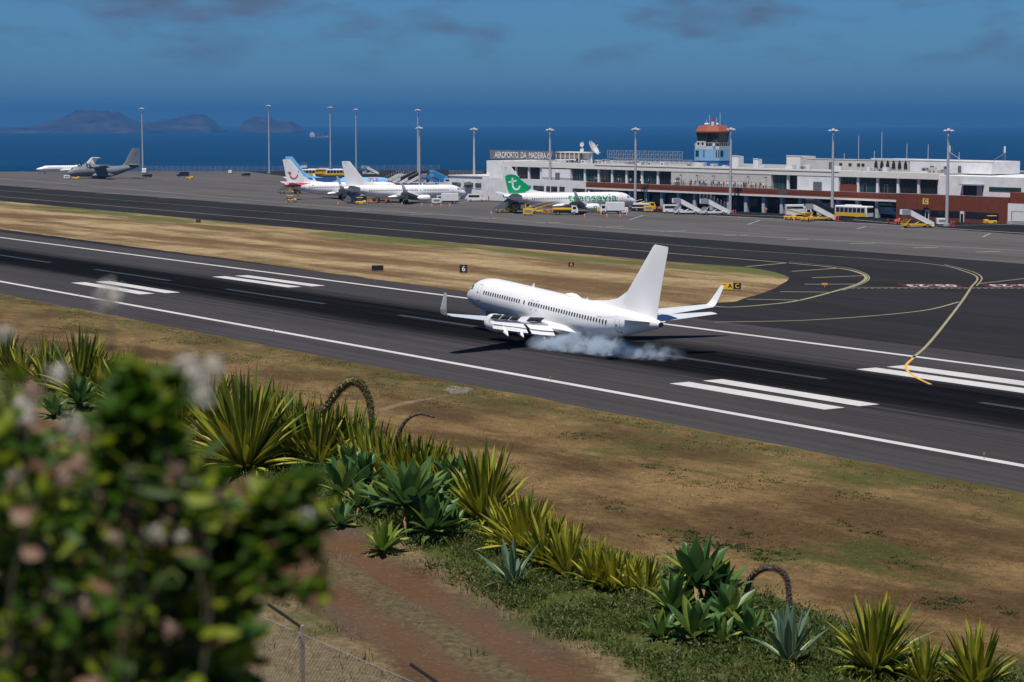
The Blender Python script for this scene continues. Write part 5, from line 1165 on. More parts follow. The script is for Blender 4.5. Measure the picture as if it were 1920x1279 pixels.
# ------------------------------------------------------------------ blurred flowering bush right by the viewer
M_BL = [leaf_mat('bush leaf', (0.045, 0.115, 0.008), (0.10, 0.19, 0.014), None, .5), leaf_mat('bush young leaf', (0.20, 0.30, 0.014), (0.34, 0.38, 0.03), None, .55), leaf_mat('bush withered leaf', (0.24, 0.12, 0.07), (0.40, 0.26, 0.17), None, .4)]
bush = thing('flowering_bush', 'out-of-focus leafy bush with whitish dried blossoms close to the viewer', 'bush', at_dist(150, 1900, 1.9))
bo = bush.location.copy(); rb = random.Random(21)
stems = MB(); leaves = [MB(), MB(), MB()]
def leaf_quad(mb, c, d, L, wd, rb):
    d = d.normalized(); u = d.cross(Vector((rb.uniform(-1, 1), rb.uniform(-1, 1), .8))).normalized(); n = d.cross(u)
    p = [c, c + d * L * .35 + u * wd * .5 + n * wd * .12, c + d * L * .7 + u * wd * .4 + n * wd * .1, c + d * L, c + d * L * .7 - u * wd * .4 + n * wd * .1, c + d * L * .35 - u * wd * .5 + n * wd * .12]
    mb.add([q - bo for q in p], [(0, 1, 2, 3), (0, 3, 4, 5)])
tips = []
def contour(x):                                  # how high the bush reaches in the view
    pr_ = [(-150, 730), (0, 730), (60, 790), (130, 780), (210, 800), (240, 720), (262, 655), (296, 670), (315, 800), (400, 850), (440, 930), (470, 1010), (478, 1330)]
    for a, b_ in zip(pr_, pr_[1:]):
        if a[0] <= x <= b_[0]: return a[1] + (b_[1] - a[1]) * (x - a[0]) / (b_[0] - a[0])
    return 1300
for i in range(210):
    x = rb.uniform(-140, 475); yt = contour(x)
    y = yt + (1330 - yt) * rb.random() ** 1.5 + 12
    dist = 1.45 + rb.random() * .75
    tips.append((x, y, dist))
tips += [(262, 622, 1.5), (285, 660, 1.5), (250, 690, 1.52), (8, 690, 1.5), (-20, 740, 1.5), (275, 640, 1.5), (255, 655, 1.5), (292, 690, 1.5), (270, 700, 1.5), (268, 740, 1.5), (540, 890, 1.5), (575, 900, 1.5), (600, 950, 1.55), (612, 1000, 1.5), (590, 1040, 1.52), (555, 960, 1.5), (520, 930, 1.5), (500, 1000, 1.5), (520, 1050, 1.5), (560, 1010, 1.5), (602, 1110, 1.5)]
for x, y, dist in tips:
    tip = at_dist(x, y, dist); foot = at_dist(rb.uniform(0, 330), 1500 + rb.uniform(0, 250), dist + rb.uniform(-.1, .25)) if x < 515 else at_dist(rb.uniform(380, 440), 1120 + rb.uniform(-40, 60), 1.55)
    mid = tip.lerp(foot, .5) + Vector((rb.uniform(-.03, .03), rb.uniform(-.03, .03), .02))
    P3 = smooth_line([foot, mid, tip], 6); stems.tube([p - bo for p in P3], [.0013 - .0008 * k / len(P3) for k in range(len(P3))], 5, False)
    shoot = y < 760 and 230 < x < 305
    for k in range(50 if shoot else int(28 + 30 * max(0, min(1, (y - 780) / 300)))):
        q = 1 - rb.random() ** 1.4 * .85; idx = min(len(P3) - 2, int(q * (len(P3) - 1))); c = P3[idx].lerp(P3[idx + 1], rb.random())
        d = Vector((rb.uniform(-1, 1), rb.uniform(-1, 1), rb.uniform(-.5, .6)))
        kind = 0 if rb.random() < .56 else (1 if rb.random() < .8 else 2)
        if shoot: kind = 0 if rb.random() < .8 else 1; q = 1 - rb.random() * .25; c = P3[int(q * (len(P3) - 2))].lerp(P3[-1], rb.random() * .6)
        leaf_quad(leaves[kind], c, d, rb.uniform(.013, .027) * (1.3 if shoot else 1), rb.uniform(.008, .016), rb)
stems.build('stems', mat('bush twig', (.035, .025, .016), .9, .3), bush)['kind'] = 'stuff'
for mb, mm, nm in zip(leaves, M_BL, ('foliage', 'young_foliage', 'withered_foliage')): mb.build(nm, mm, bush)['kind'] = 'stuff'
M_FL = [leaf_mat('dried white blossom', (0.78, 0.72, 0.62), (0.86, 0.83, 0.76), None, .55), leaf_mat('faded pink blossom', (0.45, 0.29, 0.22), (0.58, 0.43, 0.34), None, .4)]
FLW = [(204, 556, .022, 0), (108, 700, .016, 0), (8, 626, .014, 0), (345, 690, .02, 0), (395, 690, .018, 0), (372, 728, .019, 0), (380, 748, .014, 0), (323, 752, .012, 0), (280, 770, .014, 0), (40, 762, .018, 0), (50, 790, .014, 0), (138, 800, .016, 0), (195, 790, .012, 0), (98, 893, .02, 0), (30, 895, .012, 0), (292, 1000, .015, 0), (340, 1006, .010, 0), (80, 1032, .010, 0), (290, 915, .018, 1), (150, 870, .018, 1), (230, 880, .016, 1), (455, 1100, .017, 1), (390, 1165, .018, 1), (60, 1160, .016, 1), (150, 1140, .016, 1), (575, 965, .014, 0), (100, 1120, .014, 1), (400, 930, .014, 1), (320, 1180, .012, 1), (250, 960, .014, 1), (360, 705, .014, 0), (330, 700, .012, 1), (60, 735, .014, 1), (20, 800, .013, 0), (160, 815, .012, 1), (215, 850, .013, 0), (255, 775, .011, 0), (300, 765, .011, 1), (120, 900, .013, 1), (70, 905, .012, 0), (190, 930, .013, 1), (330, 880, .012, 1), (60, 980, .012, 1), (215, 1010, .011, 1), (420, 980, .012, 1)]
for x, y, r_, k in FLW:
    c = at_dist(x, y, 1.5 + rb.uniform(-.04, .08)); f = MB()
    for j in range(46):
        v = Vector((rb.gauss(0, 1), rb.gauss(0, 1), rb.gauss(0, .8))).normalized() * r_ * rb.uniform(.3, 1)
        u = v.cross(Vector((rb.random(), rb.random(), 1))).normalized() * r_ * .28; n_ = v.normalized() * r_ * .4
        f.add([v - u, v + n_ * .5 - u.cross(v).normalized() * r_ * .2, v + u, v + n_ * .6 + u.cross(v).normalized() * r_ * .2], [(0, 1, 2, 3)])
    f.v = [tuple(c_ * .55 for c_ in v_) for v_ in f.v]; fo = f.build('blossom', M_FL[k], bush); fo.location = c - bo
    if y < 640: 
        P3 = [c, at_dist(x + 6, y + 90, 1.52), at_dist(x + 25, y + 330, 1.6)]
        MB().tube([p - bo for p in P3], .0015, 5).build('stalk', MATS['bush twig'], bush)
# ------------------------------------------------------------------ vehicles and equipment on the apron
M_VW = mat('vehicle white', (0.74, 0.74, 0.74), .35, .06); M_VY = mat('vehicle yellow', (0.72, 0.43, 0.02), .4, .1); M_VN = mat('vehicle navy', (0.012, 0.02, 0.05), .25, .1)
M_VB = mat('vehicle black', (0.015, 0.015, 0.017), .4, .1); M_VG = mat('vehicle grey', (0.20, 0.22, 0.25), .5, .1); M_VO = mat('safety orange', (0.80, 0.14, 0.03), .5, .05); M_VR = mat('vehicle red', (.45, .03, .03), .4, .1)
M_VBL = mat('vehicle blue', (0.03, 0.22, 0.50), .4, .1); M_TREAD = mat('stair tread', (.07, .07, .075), .8, .2)
def wheels(root, xs, hw, r=.42, wd=.28):
    me = None
    for x in xs:
        for s in (1, -1):
            if me is None: o_ = wheel_mesh(r, wd).build('wheel', M_TYRE, root); me = o_.data; o_.location = (x, s * hw, r); hb = MB().cyl((0, 0, 0), r * .5, 1, wd + .04, 8).build('hub', M_GALV, o_)
            else: o_ = inst('wheel', me, root, (x, s * hw, r)); inst('hub', hb.data, o_)
def v_stairs(root, body, stair, canopy=None, L=7.2, H=3.1, rot=False):
    """truck-mounted passenger stairs: chassis, cab, stair flight with side panels, top platform; faces +X at the top end"""
    MB().box(-3.2, 3.4, -1.0, 1.0, .5, .95).build('chassis', body, root)
    wheels(root, (-2.3, 2.3), .95)
    c = MB().loft([[(1.9, -.9, .95), (3.3, -.9, .95), (3.3, -.1, .95), (1.9, -.1, .95)], [(1.9, -.9, 1.5), (3.4, -.9, 1.5), (3.4, -.1, 1.5), (1.9, -.1, 1.5)], [(1.9, -.9, 2.1), (2.9, -.9, 2.1), (2.9, -.1, 2.1), (1.9, -.1, 2.1)]]).build('cab', body, root)
    MB().box(2.0, 2.85, -.93, -.91, 1.5, 2.02).build('cab_window', M_GLS, c)
    x0, z0, x1, z1 = -3.9, .45, 1.6, H
    fl = MB().prism([(x0, z0 - .1), (x0 + .5, z0 - .1), (x1 + .1, z1 - .35), (x1, z1)], 1, -.72, .72).build('stair_flight', M_TREAD, root)
    n = 14
    for k in range(n):
        x = x0 + (x1 - x0) * (k + .5) / n; z = z0 + (z1 - z0) * (k + .5) / n; MB().box(x - .16, x + .16, -.7, .7, z + .02, z + .1).build('step', M_GALV, fl)
    for s in (1, -1):
        MB().prism([(x0 - .1, z0 - .15), (x0 + .35, z0 - .2), (x1 + .1, z1 - .3), (x1 + .1, z1 + .95), (x1 - .25, z1 + .9), (x0 - .1, z0 + .75)], 1, s * .76, s * .82).build('side_panel', stair, root)
        MB().box(x1 + .1, x1 + 2.1, s * .95 - .03, s * .95 + .03, H, H + 1.1).build('platform_side', stair if s < 0 else M_GALV, root)
    MB().box(x1 + .02, x1 + 2.1, -1.0, 1.0, H - .18, H - .01).build('platform', M_GALV, root)
    for x in (-.6, 1.4): MB().tube([(x + 1.2, .6, .9), (x, .6, H * .55 + x * .4)], .08, 6).build('strut', body, root); MB().tube([(x + 1.2, -.6, .9), (x, -.6, H * .55 + x * .4)], .08, 6).build('strut', body, root)
    if canopy == 'hoops':
        for k in range(9):
            x = x0 + .3 + (x1 + 1.9 - x0) * k / 8; zb = min(z1, z0 + (z1 - z0) * max(0, (x - x0)) / (x1 - x0)) + .8
            MB().tube([(x, -.8, zb), (x, -.78, zb + 1.2), (x, -.4, zb + 1.55), (x, .4, zb + 1.55), (x, .78, zb + 1.2), (x, .8, zb)], .045, 5).build('canopy_hoop', M_GALV, root)
    elif canopy:
        pr_ = []
        for x, z in ((x0 + .2, z0 + .2), (x1, z1), (x1 + 2, z1)):
            zb = z + .8; pr_.append([(x, -.8, zb), (x, -.78, zb + 1.2), (x, -.4, zb + 1.55), (x, .4, zb + 1.55), (x, .78, zb + 1.2), (x, .8, zb)])
        MB().loft(pr_, cap=False, close=False).build('canopy', canopy, root)
def v_bus(root, low, L=11.0):
    b_ = MB().cbox(-L / 2, L / 2, -1.35, 1.35, .35, 3.0, .18).build('body', M_VW, root)
    MB().box(-L / 2 + .1, L / 2 - .1, -1.37, 1.37, .36, 1.25).build('lower_panel', low, b_)
    for s in (1, -1):
        n = 7
        for k in range(n): 
            x = -L / 2 + .5 + k * (L - 1) / n; MB().box(x + .06, x + (L - 1) / n - .1, s * 1.372 - .01, s * 1.372 + .01, 1.35, 2.55).build('window', M_GLS, root)
    for s in (1, -1): MB().box(s * (L / 2 + .005) - .012, s * (L / 2 + .005) + .012, -1.15, 1.15, 1.4, 2.6).build('windscreen', M_GLS, root)
    MB().cbox(-2.5, 2, -.8, .8, 3.01, 3.25, .08).build('roof_unit', M_VW, root)
    wheels(root, (-L / 2 + 2.2, L / 2 - 2.4), 1.2, .48)
def v_tug(root, m_, canopy=True):
    MB().cbox(-1.5, 1.5, -.75, .75, .3, .95, .1).build('body', m_, root); MB().cbox(.5, 1.5, -.7, .7, .96, 1.2, .08).build('bonnet', m_, root)
    MB().box(-.9, -.3, -.5, .5, .96, 1.15).build('seat', M_VB, root); wheels(root, (-.95, .95), .72, .34, .24)
    if canopy:
        for x in (-1.3, .4):
            for y in (-.65, .65): MB().tube([(x, y, .95), (x, y, 2.0)], .04, 5).build('canopy_post', M_VB, root)
        MB().cbox(-1.45, .6, -.75, .75, 2.0, 2.1, .04).build('canopy', m_, root)
def v_cart(root, m_, load=None):
    MB().box(-1.5, 1.5, -.75, .75, .5, .62).build('deck', m_, root); wheels(root, (-1.0, 1.0), .6, .24, .16)
    MB().tube([(1.5, 0, .5), (2.2, 0, .4)], .04, 5).build('tow_bar', M_VB, root)
    for x in (-1.45, 1.45): MB().box(x - .04, x + .04, -.75, .75, .62, 1.5).build('end_frame', m_, root)
    if load:
        rr_ = random.Random(int(load * 97))
        for k in range(6): x = -1.2 + k * .42; MB().cbox(x, x + .38, -.5, .4, .64, .64 + rr_.uniform(.3, .75), .04).build('bag', rr_.choice((M_VN, M_VR, M_VG, M_VB, M_VO)), root)
def v_belt(root, m_):
    MB().cbox(-2.3, 2.3, -.85, .85, .35, .9, .08).build('body', m_, root); wheels(root, (-1.6, 1.6), .8, .36)
    cb = MB().cbox(-2.2, -1.1, -.8, .1, .92, 1.35, .06).build('driver_station', m_, root); MB().box(-1.9, -1.5, -.5, -.1, 1.36, 1.7).build('seat', M_VB, cb)
    MB().prism([(-3.4, .75), (3.6, 2.45), (3.6, 2.7), (-3.4, 1.0)], 1, -.4, .5).build('conveyor', m_, root); MB().prism([(-3.4, 1.01), (3.6, 2.71), (3.6, 2.75), (-3.4, 1.05)], 1, -.3, .4).build('belt', M_TYRE, root)
    MB().tube([(-3.2, .52, 1.7), (3.4, .52, 3.2)], .04, 5).build('handrail', M_GALV, root)
def v_truck(root, m_, box, H=3.1):
    MB().box(-3.2, 3.2, -.9, .9, .55, .85).build('chassis', M_VB, root); wheels(root, (-2.0, 2.3), 1.0, .46)
    c = MB().loft([[(1.6, -1.05, .6), (3.3, -1.05, .6), (3.3, 1.05, .6), (1.6, 1.05, .6)], [(1.6, -1.05, 1.5), (3.3, -1.05, 1.5), (3.3, 1.05, 1.5), (1.6, 1.05, 1.5)], [(1.6, -1.0, 2.4), (2.9, -1.0, 2.4), (2.9, 1.0, 2.4), (1.6, 1.0, 2.4)]]).build('cab', m_, root)
    for s in (1, -1): MB().box(1.9, 2.8, s * 1.06 - .01, s * 1.06 + .01, 1.5, 2.2).build('side_window', M_GLS, c)
    MB().add([(3.31, -.9, 1.52), (3.31, .9, 1.52), (2.95, .9, 2.3), (2.95, -.9, 2.3)], [(0, 1, 2, 3)]).build('windscreen', M_GLS, c)
    b_ = MB().cbox(-3.3, 1.5, -1.15, 1.15, .9, H, .06).build('box_body', box, root)
    MB().box(-3.2, 1.4, -1.17, -1.155, H - 1.0, H - .45).build('side_panel', M_VB, b_)
def v_van(root, m_, L=5.4, H=2.3):
    hw = 1.0
    prof = [(-L / 2, .4), (L / 2, .4), (L / 2 + .02, .95), (L / 2 - .9, 1.25), (L / 2 - 1.6, H - .1), (L / 2 - 2.0, H), (-L / 2 + .1, H), (-L / 2, H - .2)]
    b_ = MB().prism(prof, 1, -hw, hw).build('body', m_, root)
    MB().add([(L / 2 - .92, -.85, 1.32), (L / 2 - .92, .85, 1.32), (L / 2 - 1.5, .8, H - .15), (L / 2 - 1.5, -.8, H - .15)], [(0, 1, 2, 3)]).build('windscreen', M_GLS, b_).location = (.03, 0, .02)
    for s in (1, -1): MB().box(-L / 2 + .4, L / 2 - 1.7, s * (hw + .005) - .01, s * (hw + .005) + .01, 1.3, H - .3).build('side_window', M_GLS, b_); MB().box(L / 2 - .02, L / 2 + .03, s * .7 - .15, s * .7 + .15, .75, .92).build('headlight', M_FRAME, b_)
    wheels(root, (-L / 2 + 1, L / 2 - 1), .92, .34, .24)
def v_car(root, m_): v_van(root, m_, 4.0, 1.5)
def v_cone(root):
    MB().box(-.2, .2, -.2, .2, 0, .05).build('base', M_VO, root); c = MB().tube([(0, 0, .05), (0, 0, .75)], [.15, .03], 8).build('cone', M_VO, root)
    MB().tube([(0, 0, .35), (0, 0, .52)], [.112, .078], 8).build('white_band', M_VW, c)
def v_ext(root):
    MB().box(-.5, .5, -.4, .4, .15, .3).build('trolley', M_VR, root)
    for x in (-.25, .25): MB().tube([(x, 0, .3), (x, 0, 1.2), (x, 0, 1.35)], [.2, .2, .06], 8).build('cylinder_bottle', M_VR, root)
    MB().tube([(-.5, 0, .3), (-.8, 0, 1.4)], .03, 5).build('handle', M_VB, root); wheels(root, (0,), .45, .18, .08)
def v_check(root):
    v_tug(root, M_VY, True)
    for i in range(6):
        for j in range(2):
            if (i + j) % 2: MB().box(-1.45 + i * .48, -.97 + i * .48, -.765, -.752, .36 + j * .28, .64 + j * .28).build('check_panel', M_VB, root)
def v_box(root, m_):
    MB().cbox(-1.3, 1.3, -.8, .8, .4, 1.7, .06).build('cabinet', m_, root); wheels(root, (-.8, .8), .65, .26, .16); MB().tube([(1.3, 0, .5), (2.1, 0, .35)], .04, 5).build('tow_bar', M_VB, root)
    MB().box(-.9, .9, -.82, -.803, .8, 1.4).build('vent_panel', M_VG, root)
BUILD = {'stairs': lambda r, a: v_stairs(r, *a), 'bus': lambda r, a: v_bus(r, *a), 'tug': lambda r, a: v_tug(r, *a), 'cart': lambda r, a: v_cart(r, *a), 'belt': lambda r, a: v_belt(r, *a), 'truck': lambda r, a: v_truck(r, *a), 'van': lambda r, a: v_van(r, *a), 'car': lambda r, a: v_car(r, *a), 'cone': lambda r, a: v_cone(r), 'ext': lambda r, a: v_ext(r), 'check': lambda r, a: v_check(r), 'box': lambda r, a: v_box(r, *a)}
INFO = {'stairs': ('stairs_truck', 'stairs truck', 'passenger stairs on the apron'), 'bus': ('apron_bus', 'bus', 'apron buses'), 'tug': ('baggage_tractor', 'tractor', 'baggage tractors'), 'cart': ('baggage_cart', 'cart', 'baggage carts'), 'belt': ('belt_loader', 'belt loader', 'belt loaders'), 'truck': ('service_truck', 'truck', 'service trucks'), 'van': ('van', 'van', 'vans on the apron'), 'car': ('car', 'car', 'cars on the apron'), 'cone': ('traffic_cone', 'traffic cone', 'orange cones on the apron'), 'ext': ('extinguisher_trolley', 'extinguisher', 'wheeled extinguishers'), 'check': ('checkered_tractor', 'tractor', 'checkered tractors'), 'box': ('ground_power_unit', 'power unit', 'ground power units')}
# kind, px, py on the ground, heading away from image-right in degrees, arguments, label, scale
V = [
    ('stairs', 668, 381, 40, (M_VG, M_VG, None), 'grey stairs truck under the tail of the plain white airliner'),
    ('tug', 677, 383.5, 0, (M_VY,), 'yellow tractor at the foot of the grey stairs by the white airliner'),
    ('cart', 698, 382, 8, (M_VY, .3), 'yellow baggage cart behind the tractor at the white airliner'),
    ('belt', 718, 380, 20, (M_VY,), 'yellow belt loader at the rear hold of the white airliner'),
    ('truck', 838, 382, 190, (M_VW, M_VW), 'white service truck below the nose of the plain white airliner'),
    ('box', 818, 383, 10, (M_VW,), 'white power unit beside the engine of the plain white airliner'),
    ('van', 893, 378, 0, (M_VW,), 'white van with yellow skirt in front of the low annex'),
    ('truck', 868, 372, 30, (M_VW, M_VW), 'white tanker truck past the nose of the plain white airliner'),
    ('check', 547, 380, 0, (), 'black and yellow checkered tractor alone on the open apron'),
    ('stairs', 540, 363, 40, (M_VY, M_VG, None), 'grey stairs truck under the tail of the red-tailed airliner'),
    ('tug', 556, 363, 0, (M_VY,), 'yellow tractor under the tail of the red-tailed airliner'),
    ('bus', 588, 330, 5, (M_VY,), 'yellow and white bus just right of the red smile fin'), ('bus', 634, 330, 5, (M_VY,), 'yellow and white bus right behind the mast near the plain fin'),
    ('truck', 605, 330, 8, (M_VW, M_VY), 'yellow tank truck parked between the two far buses'),
    ('truck', 611, 328, 8, (M_VW, M_VW), 'white box truck between the far buses'),
    ('stairs', 560, 327, 15, (M_VW, M_VW, 'hoops'), 'hooped white stairs truck far behind the two fins'),
    ('stairs', 694, 328, 195, (M_VW, M_VW, None), 'lone white stairs truck beyond the plain white fin'),
    ('stairs', 738, 346, 12, (M_VW, M_VW, 'hoops'), 'leftmost stairs truck of the dark stair row, with open hoops'),
    ('stairs', 752, 346, 12, (M_VW, M_VW, 'hoops'), 'second hooped stairs truck in the dark stair row'),
    ('stairs', 768, 346, 12, (M_VW, M_VW, M_VB), 'black-canopied stairs truck in the middle of the stair row'),
    ('stairs', 782, 346, 12, (M_VW, M_VW, M_VB), 'black-canopied stairs truck nearest the twin masts'),
    ('stairs', 822, 346, 190, (M_VW, M_VBL, M_VBL), 'blue-sided stairs truck right of the twin masts'),
    ('stairs', 806, 347, 190, (M_VW, M_VBL, None), 'white stairs truck with blue panels beside the twin masts'),
    ('van', 846, 346, 5, (M_VW,), 'first white van in the row beyond the white airliner'), ('van', 859, 347, 5, (M_VW,), 'second white van in the row beyond the white airliner'), ('van', 872, 348, 5, (M_VW,), 'third white van in the row beyond the white airliner'), ('car', 833, 349, 5, (M_VW,), 'white car at the head of the far van row'),
    ('stairs', 950, 399, 40, (M_VY, M_VG, None), 'grey stairs truck under the tail of the green-lettered airliner'),
    ('truck', 972, 398, 10, (M_VY, M_VG), 'yellow truck in the shade behind the green airliner stairs'),
    ('box', 990, 404, 0, (M_VY,), 'square yellow unit in front of the green-lettered airliner'),
    ('belt', 1012, 400, 18, (M_VY,), 'yellow belt loader at the rear hold of the green airliner'),
    ('cart', 1027, 402, 0, (M_VY, .6), 'loaded baggage cart next to the belt loader'), ('cart', 1041, 402, 0, (M_VY, .9), 'loaded baggage cart behind the white-cabbed tractor'),
    ('truck', 1060, 403, 0, (M_VW, M_VY, 1.8), 'small yellow tractor truck with white cab under the wing'),
    ('truck', 1147, 401, 185, (M_VW, M_VW), 'white service truck at the nose of the green-lettered airliner'), ('box', 1168, 401, 185, (M_VW,), 'white power unit at the nose of the green-lettered airliner'), ('tug', 1130, 399, 0, (M_VY, False), 'low yellow tractor behind the engine with the green emblem'),
    ('belt', 1183, 396, 10, (M_VY,), 'yellow belt loader right at the nose of the green airliner'),
    ('truck', 1206, 396, 5, (M_VY, M_VW, 2.2), 'white and yellow lorry to the right of the green airliner nose'),
    ('box', 1216, 398, 0, (M_VY,), 'yellow unit beside the white and yellow lorry'),
    ('cart', 1228, 396, 5, (M_VG, .2), 'first loaded cart in the line before the white stairs'), ('cart', 1239, 396, 5, (M_VB, .5), 'second loaded cart in the line before the white stairs'), ('cart', 1250, 396, 5, (M_VY, .7), 'third loaded cart, next to the white stairs'),
    ('stairs', 1287, 402, 186, (M_VW, M_VW, None), 'white stairs truck without canopy before the arcade'), ('stairs', 1339, 403, 186, (M_VW, M_VW, 'hoops'), 'white stairs truck with bare hoops before the arcade'),
    ('van', 1262, 400, 0, (M_VW,), 'white van tucked behind the white stairs'),
    ('ext', 1377, 403, 0, (), 'red extinguisher trolley beside the hooped white stairs'),
    ('stairs', 1535, 414, 188, (M_VY, M_VW, M_VB), 'yellow stairs truck with a black canopy by the mast'),
    ('belt', 1500, 413, 200, (M_VY,), 'yellow belt loader beside the black-canopied stairs'), ('tug', 1481, 412, 0, (M_VY, False), 'yellow tractor at the far end of the loader cluster'), ('tug', 1513, 415, 10, (M_VY,), 'yellow tractor in the middle of the loader cluster'), ('truck', 1497, 409, 5, (M_VW, M_VW, 3.4), 'white high-lift truck behind the belt loader'),
    ('ext', 1570, 415, 0, (), 'red extinguisher trolley at the foot of the mast by the buses'),
    ('bus', 1570, 403, -58, (M_VY,), 'white and orange bus half hidden by the dark canopy'), ('bus', 1601, 408, -52, (M_VY,), 'yellow and white bus standing before the arcade'),
    ('truck', 1668, 408, -40, (M_VW, M_VW, 3.6), 'big white catering truck at the end of the arcade'),
    ('stairs', 1718, 427, 188, (M_VY, M_VW, None), 'yellow stairs truck with white flight near the red wall'),
    ('cart', 1676, 421, 0, (M_VR, .4), 'red cart with bags beside the yellow stairs truck'),
    ('box', 1766, 423, 0, (M_VW,), 'white cabinet unit at the foot of the mast by the red wall'), ('ext', 1786, 426, 0, (), 'red extinguisher trolley right of the mast by the red wall'),
    ('check', 1856, 421, 185, (), 'black and yellow checkered tractor by the red wall'),
    ('car', 276, 333, 150, (M_VN,), 'dark blue car beside the lone mast'), ('van', 343, 332, 185, (M_VN,), 'dark van on the empty apron'), ('tug', 356, 336, 0, (M_VY, False), 'small yellow tractor next to the dark van'), ('car', 461, 331, 185, (M_VB,), 'black car on the empty apron'),
    ('box', 126, 336, 0, (M_VW,), 'white power unit at the nose of the grey transport'), ('tug', 143, 336.5, 0, (M_VY, False), 'low yellow tractor under the grey transport'), ('box', 432, 326, 90, (M_VW,), 'white unit by the far perimeter fence'),
    ('van', 272, 325, 90, (M_VW,), 'white van behind the lone mast')]
for k, px, py, hd, args, lab in V:
    nm, cat, grp = INFO[k]; r_ = thing(nm, lab, cat, at(px, py) + Vector((0, 0, .012)), IMG_R + R(hd), grp)
    BUILD[k](r_, args)
cones = ((634, 384, 'by the tractor, apart from the others, near the grey stairs'), (643, 376, 'under the wing of the red-tailed airliner'), (754, 384, 'under the main wheels of the plain white airliner'), (791, 386, 'under the wing tip of the plain white airliner'), (810, 387.5, 'in front of the engine of the plain white airliner'), (827, 387, 'before the service truck at the white airliner'), (843, 387, 'nearest the nose of the plain white airliner'),
         (1096, 407, 'under the wing tip of the green-lettered airliner'), (1127, 403, 'behind the emblem engine'), (1138, 407, 'first before the truck at the green nose'), (1163, 407, 'second before the truck at the green nose'), (1175, 405, 'nearest the green-lettered airliner nose'), (921, 402, 'left of the green airliner stairs'), (1692, 420, 'beside the red cart'), (1489, 415, 'in the loader cluster'))
for px, py, lb in cones:
    nm, cat, grp = INFO['cone']; r_ = thing(nm, 'orange and white traffic cone ' + lb, cat, at(px, py) + Vector((0, 0, .012)), 0, grp); v_cone(r_); r_.scale = (1.25, 1.25, 1.3)
# ------------------------------------------------------------------ people
M_SKIN = mat('skin', (.42, .26, .18), .6)
SH = [mat('shirt ' + n_, c_, .8) for n_, c_ in (('white', (.75, .75, .75)), ('pale', (.6, .62, .68)), ('pink', (.6, .3, .3)), ('red', (.45, .05, .05)), ('navy', (.02, .03, .10)), ('black', (.02, .02, .02)), ('blue', (.1, .22, .5)), ('tan', (.45, .35, .24)))]
M_PANT = [mat('trousers ' + n_, c_, .85) for n_, c_ in (('dark', (.02, .02, .03)), ('denim', (.05, .08, .16)), ('khaki', (.3, .25, .17)))]
M_VEST = mat('hi-vis vest', (.85, .16, .02), .6)
def person_mesh(shirt, pant, pose):
    """one continuous body: legs, torso, arms, head grown from joined rings"""
    me = bpy.data.meshes.new('body'); bm = bmesh.new()
    mb = MB(); sp_ = .11
    J = {'pel': (0, 0, .95), 'ch': (0, 0, 1.28), 'nk': (0, 0, 1.47), 'hd': (.01, 0, 1.60), 'top': (.01, 0, 1.74)}
    V_ = [(0, 0, .93), (0, 0, 1.12), (0, 0, 1.34), (0, 0, 1.46), (.02, 0, 1.53), (.02, 0, 1.64), (.01, 0, 1.74)]
    Rd = [.15, .135, .16, .075, .06, .095, .05]; E_ = [(0, 1), (1, 2), (2, 3), (3, 4), (4, 5), (5, 6)]
    for s in (1, -1):
        i = len(V_); st = .10 * pose * s
        V_ += [(0, s * .10, .86), (st * .5 + .02, s * .105, .48), (st, s * .11, .08), (st + .13, s * .12, .04)]; Rd += [.095, .065, .045, .04]
        E_ += [(0, i), (i, i + 1), (i + 1, i + 2), (i + 2, i + 3)]
        i = len(V_)
        bend = .22 if pose > .5 else .04
        V_ += [(0, s * .20, 1.38), (-.02, s * .25, 1.10), (bend, s * .24, .92), (bend + .05, s * .235, .84)]; Rd += [.062, .048, .036, .03]
        E_ += [(2, i), (i, i + 1), (i + 1, i + 2), (i + 2, i + 3)]
    me.from_pydata(V_, E_, [])
    o_ = bpy.data.objects.new('b', me); col.objects.link(o_); sk = o_.modifiers.new('s', 'SKIN'); sk.use_smooth_shade = True
    for k, sv in enumerate(me.skin_vertices[0].data): sv.radius = (Rd[k], Rd[k]); sv.use_root = (k == 0)
    sb = o_.modifiers.new('d', 'SUBSURF'); sb.levels = 1; sb.render_levels = 1
    dg = bpy.context.evaluated_depsgraph_get(); dg.update(); out = bpy.data.meshes.new_from_object(o_.evaluated_get(dg)); bpy.data.objects.remove(o_)
    out.materials.clear()
    for m_ in (M_SKIN, shirt, pant): out.materials.append(m_)
    for p_ in out.polygons:
        z = p_.center.z; p_.material_index = 2 if z < .93 and abs(p_.center.y) < .2 else (1 if z < 1.45 and not (z < 1.08 and abs(p_.center.y) > .19) else 0)
    return out
PM = [person_mesh(SH[i % 8], M_PANT[i % 3], (i * .37) % 1) for i in range(10)]
PV = [person_mesh(M_VEST, M_PANT[0], q) for q in (.2, .8)]
HAIR = MB().loft([[(r_ * math.cos(k * math.pi / 4) + .005, r_ * math.sin(k * math.pi / 4), z) for k in range(8)] for r_, z in ((.098, 1.64), (.106, 1.70), (.075, 1.765), (.02, 1.785))])
ho_ = HAIR.build('hair', mat('dark hair', (.03, .02, .015), .7), None, True); HAIR_ME = ho_.data; bpy.data.objects.remove(ho_)
rp = random.Random(31)
TR = Matrix.Rotation(T_A, 3, 'Z')
def person(px_name, label, me, loc, rz, grp=None):
    o_ = tag(bpy.data.objects.new('person', me), label, 'person', grp); col.objects.link(o_); o_.location = loc; o_.rotation_euler = (0, 0, rz); inst('hair', HAIR_ME, o_); return o_
SHN = ('white', 'pale', 'pink', 'red', 'navy', 'black', 'blue', 'tan')
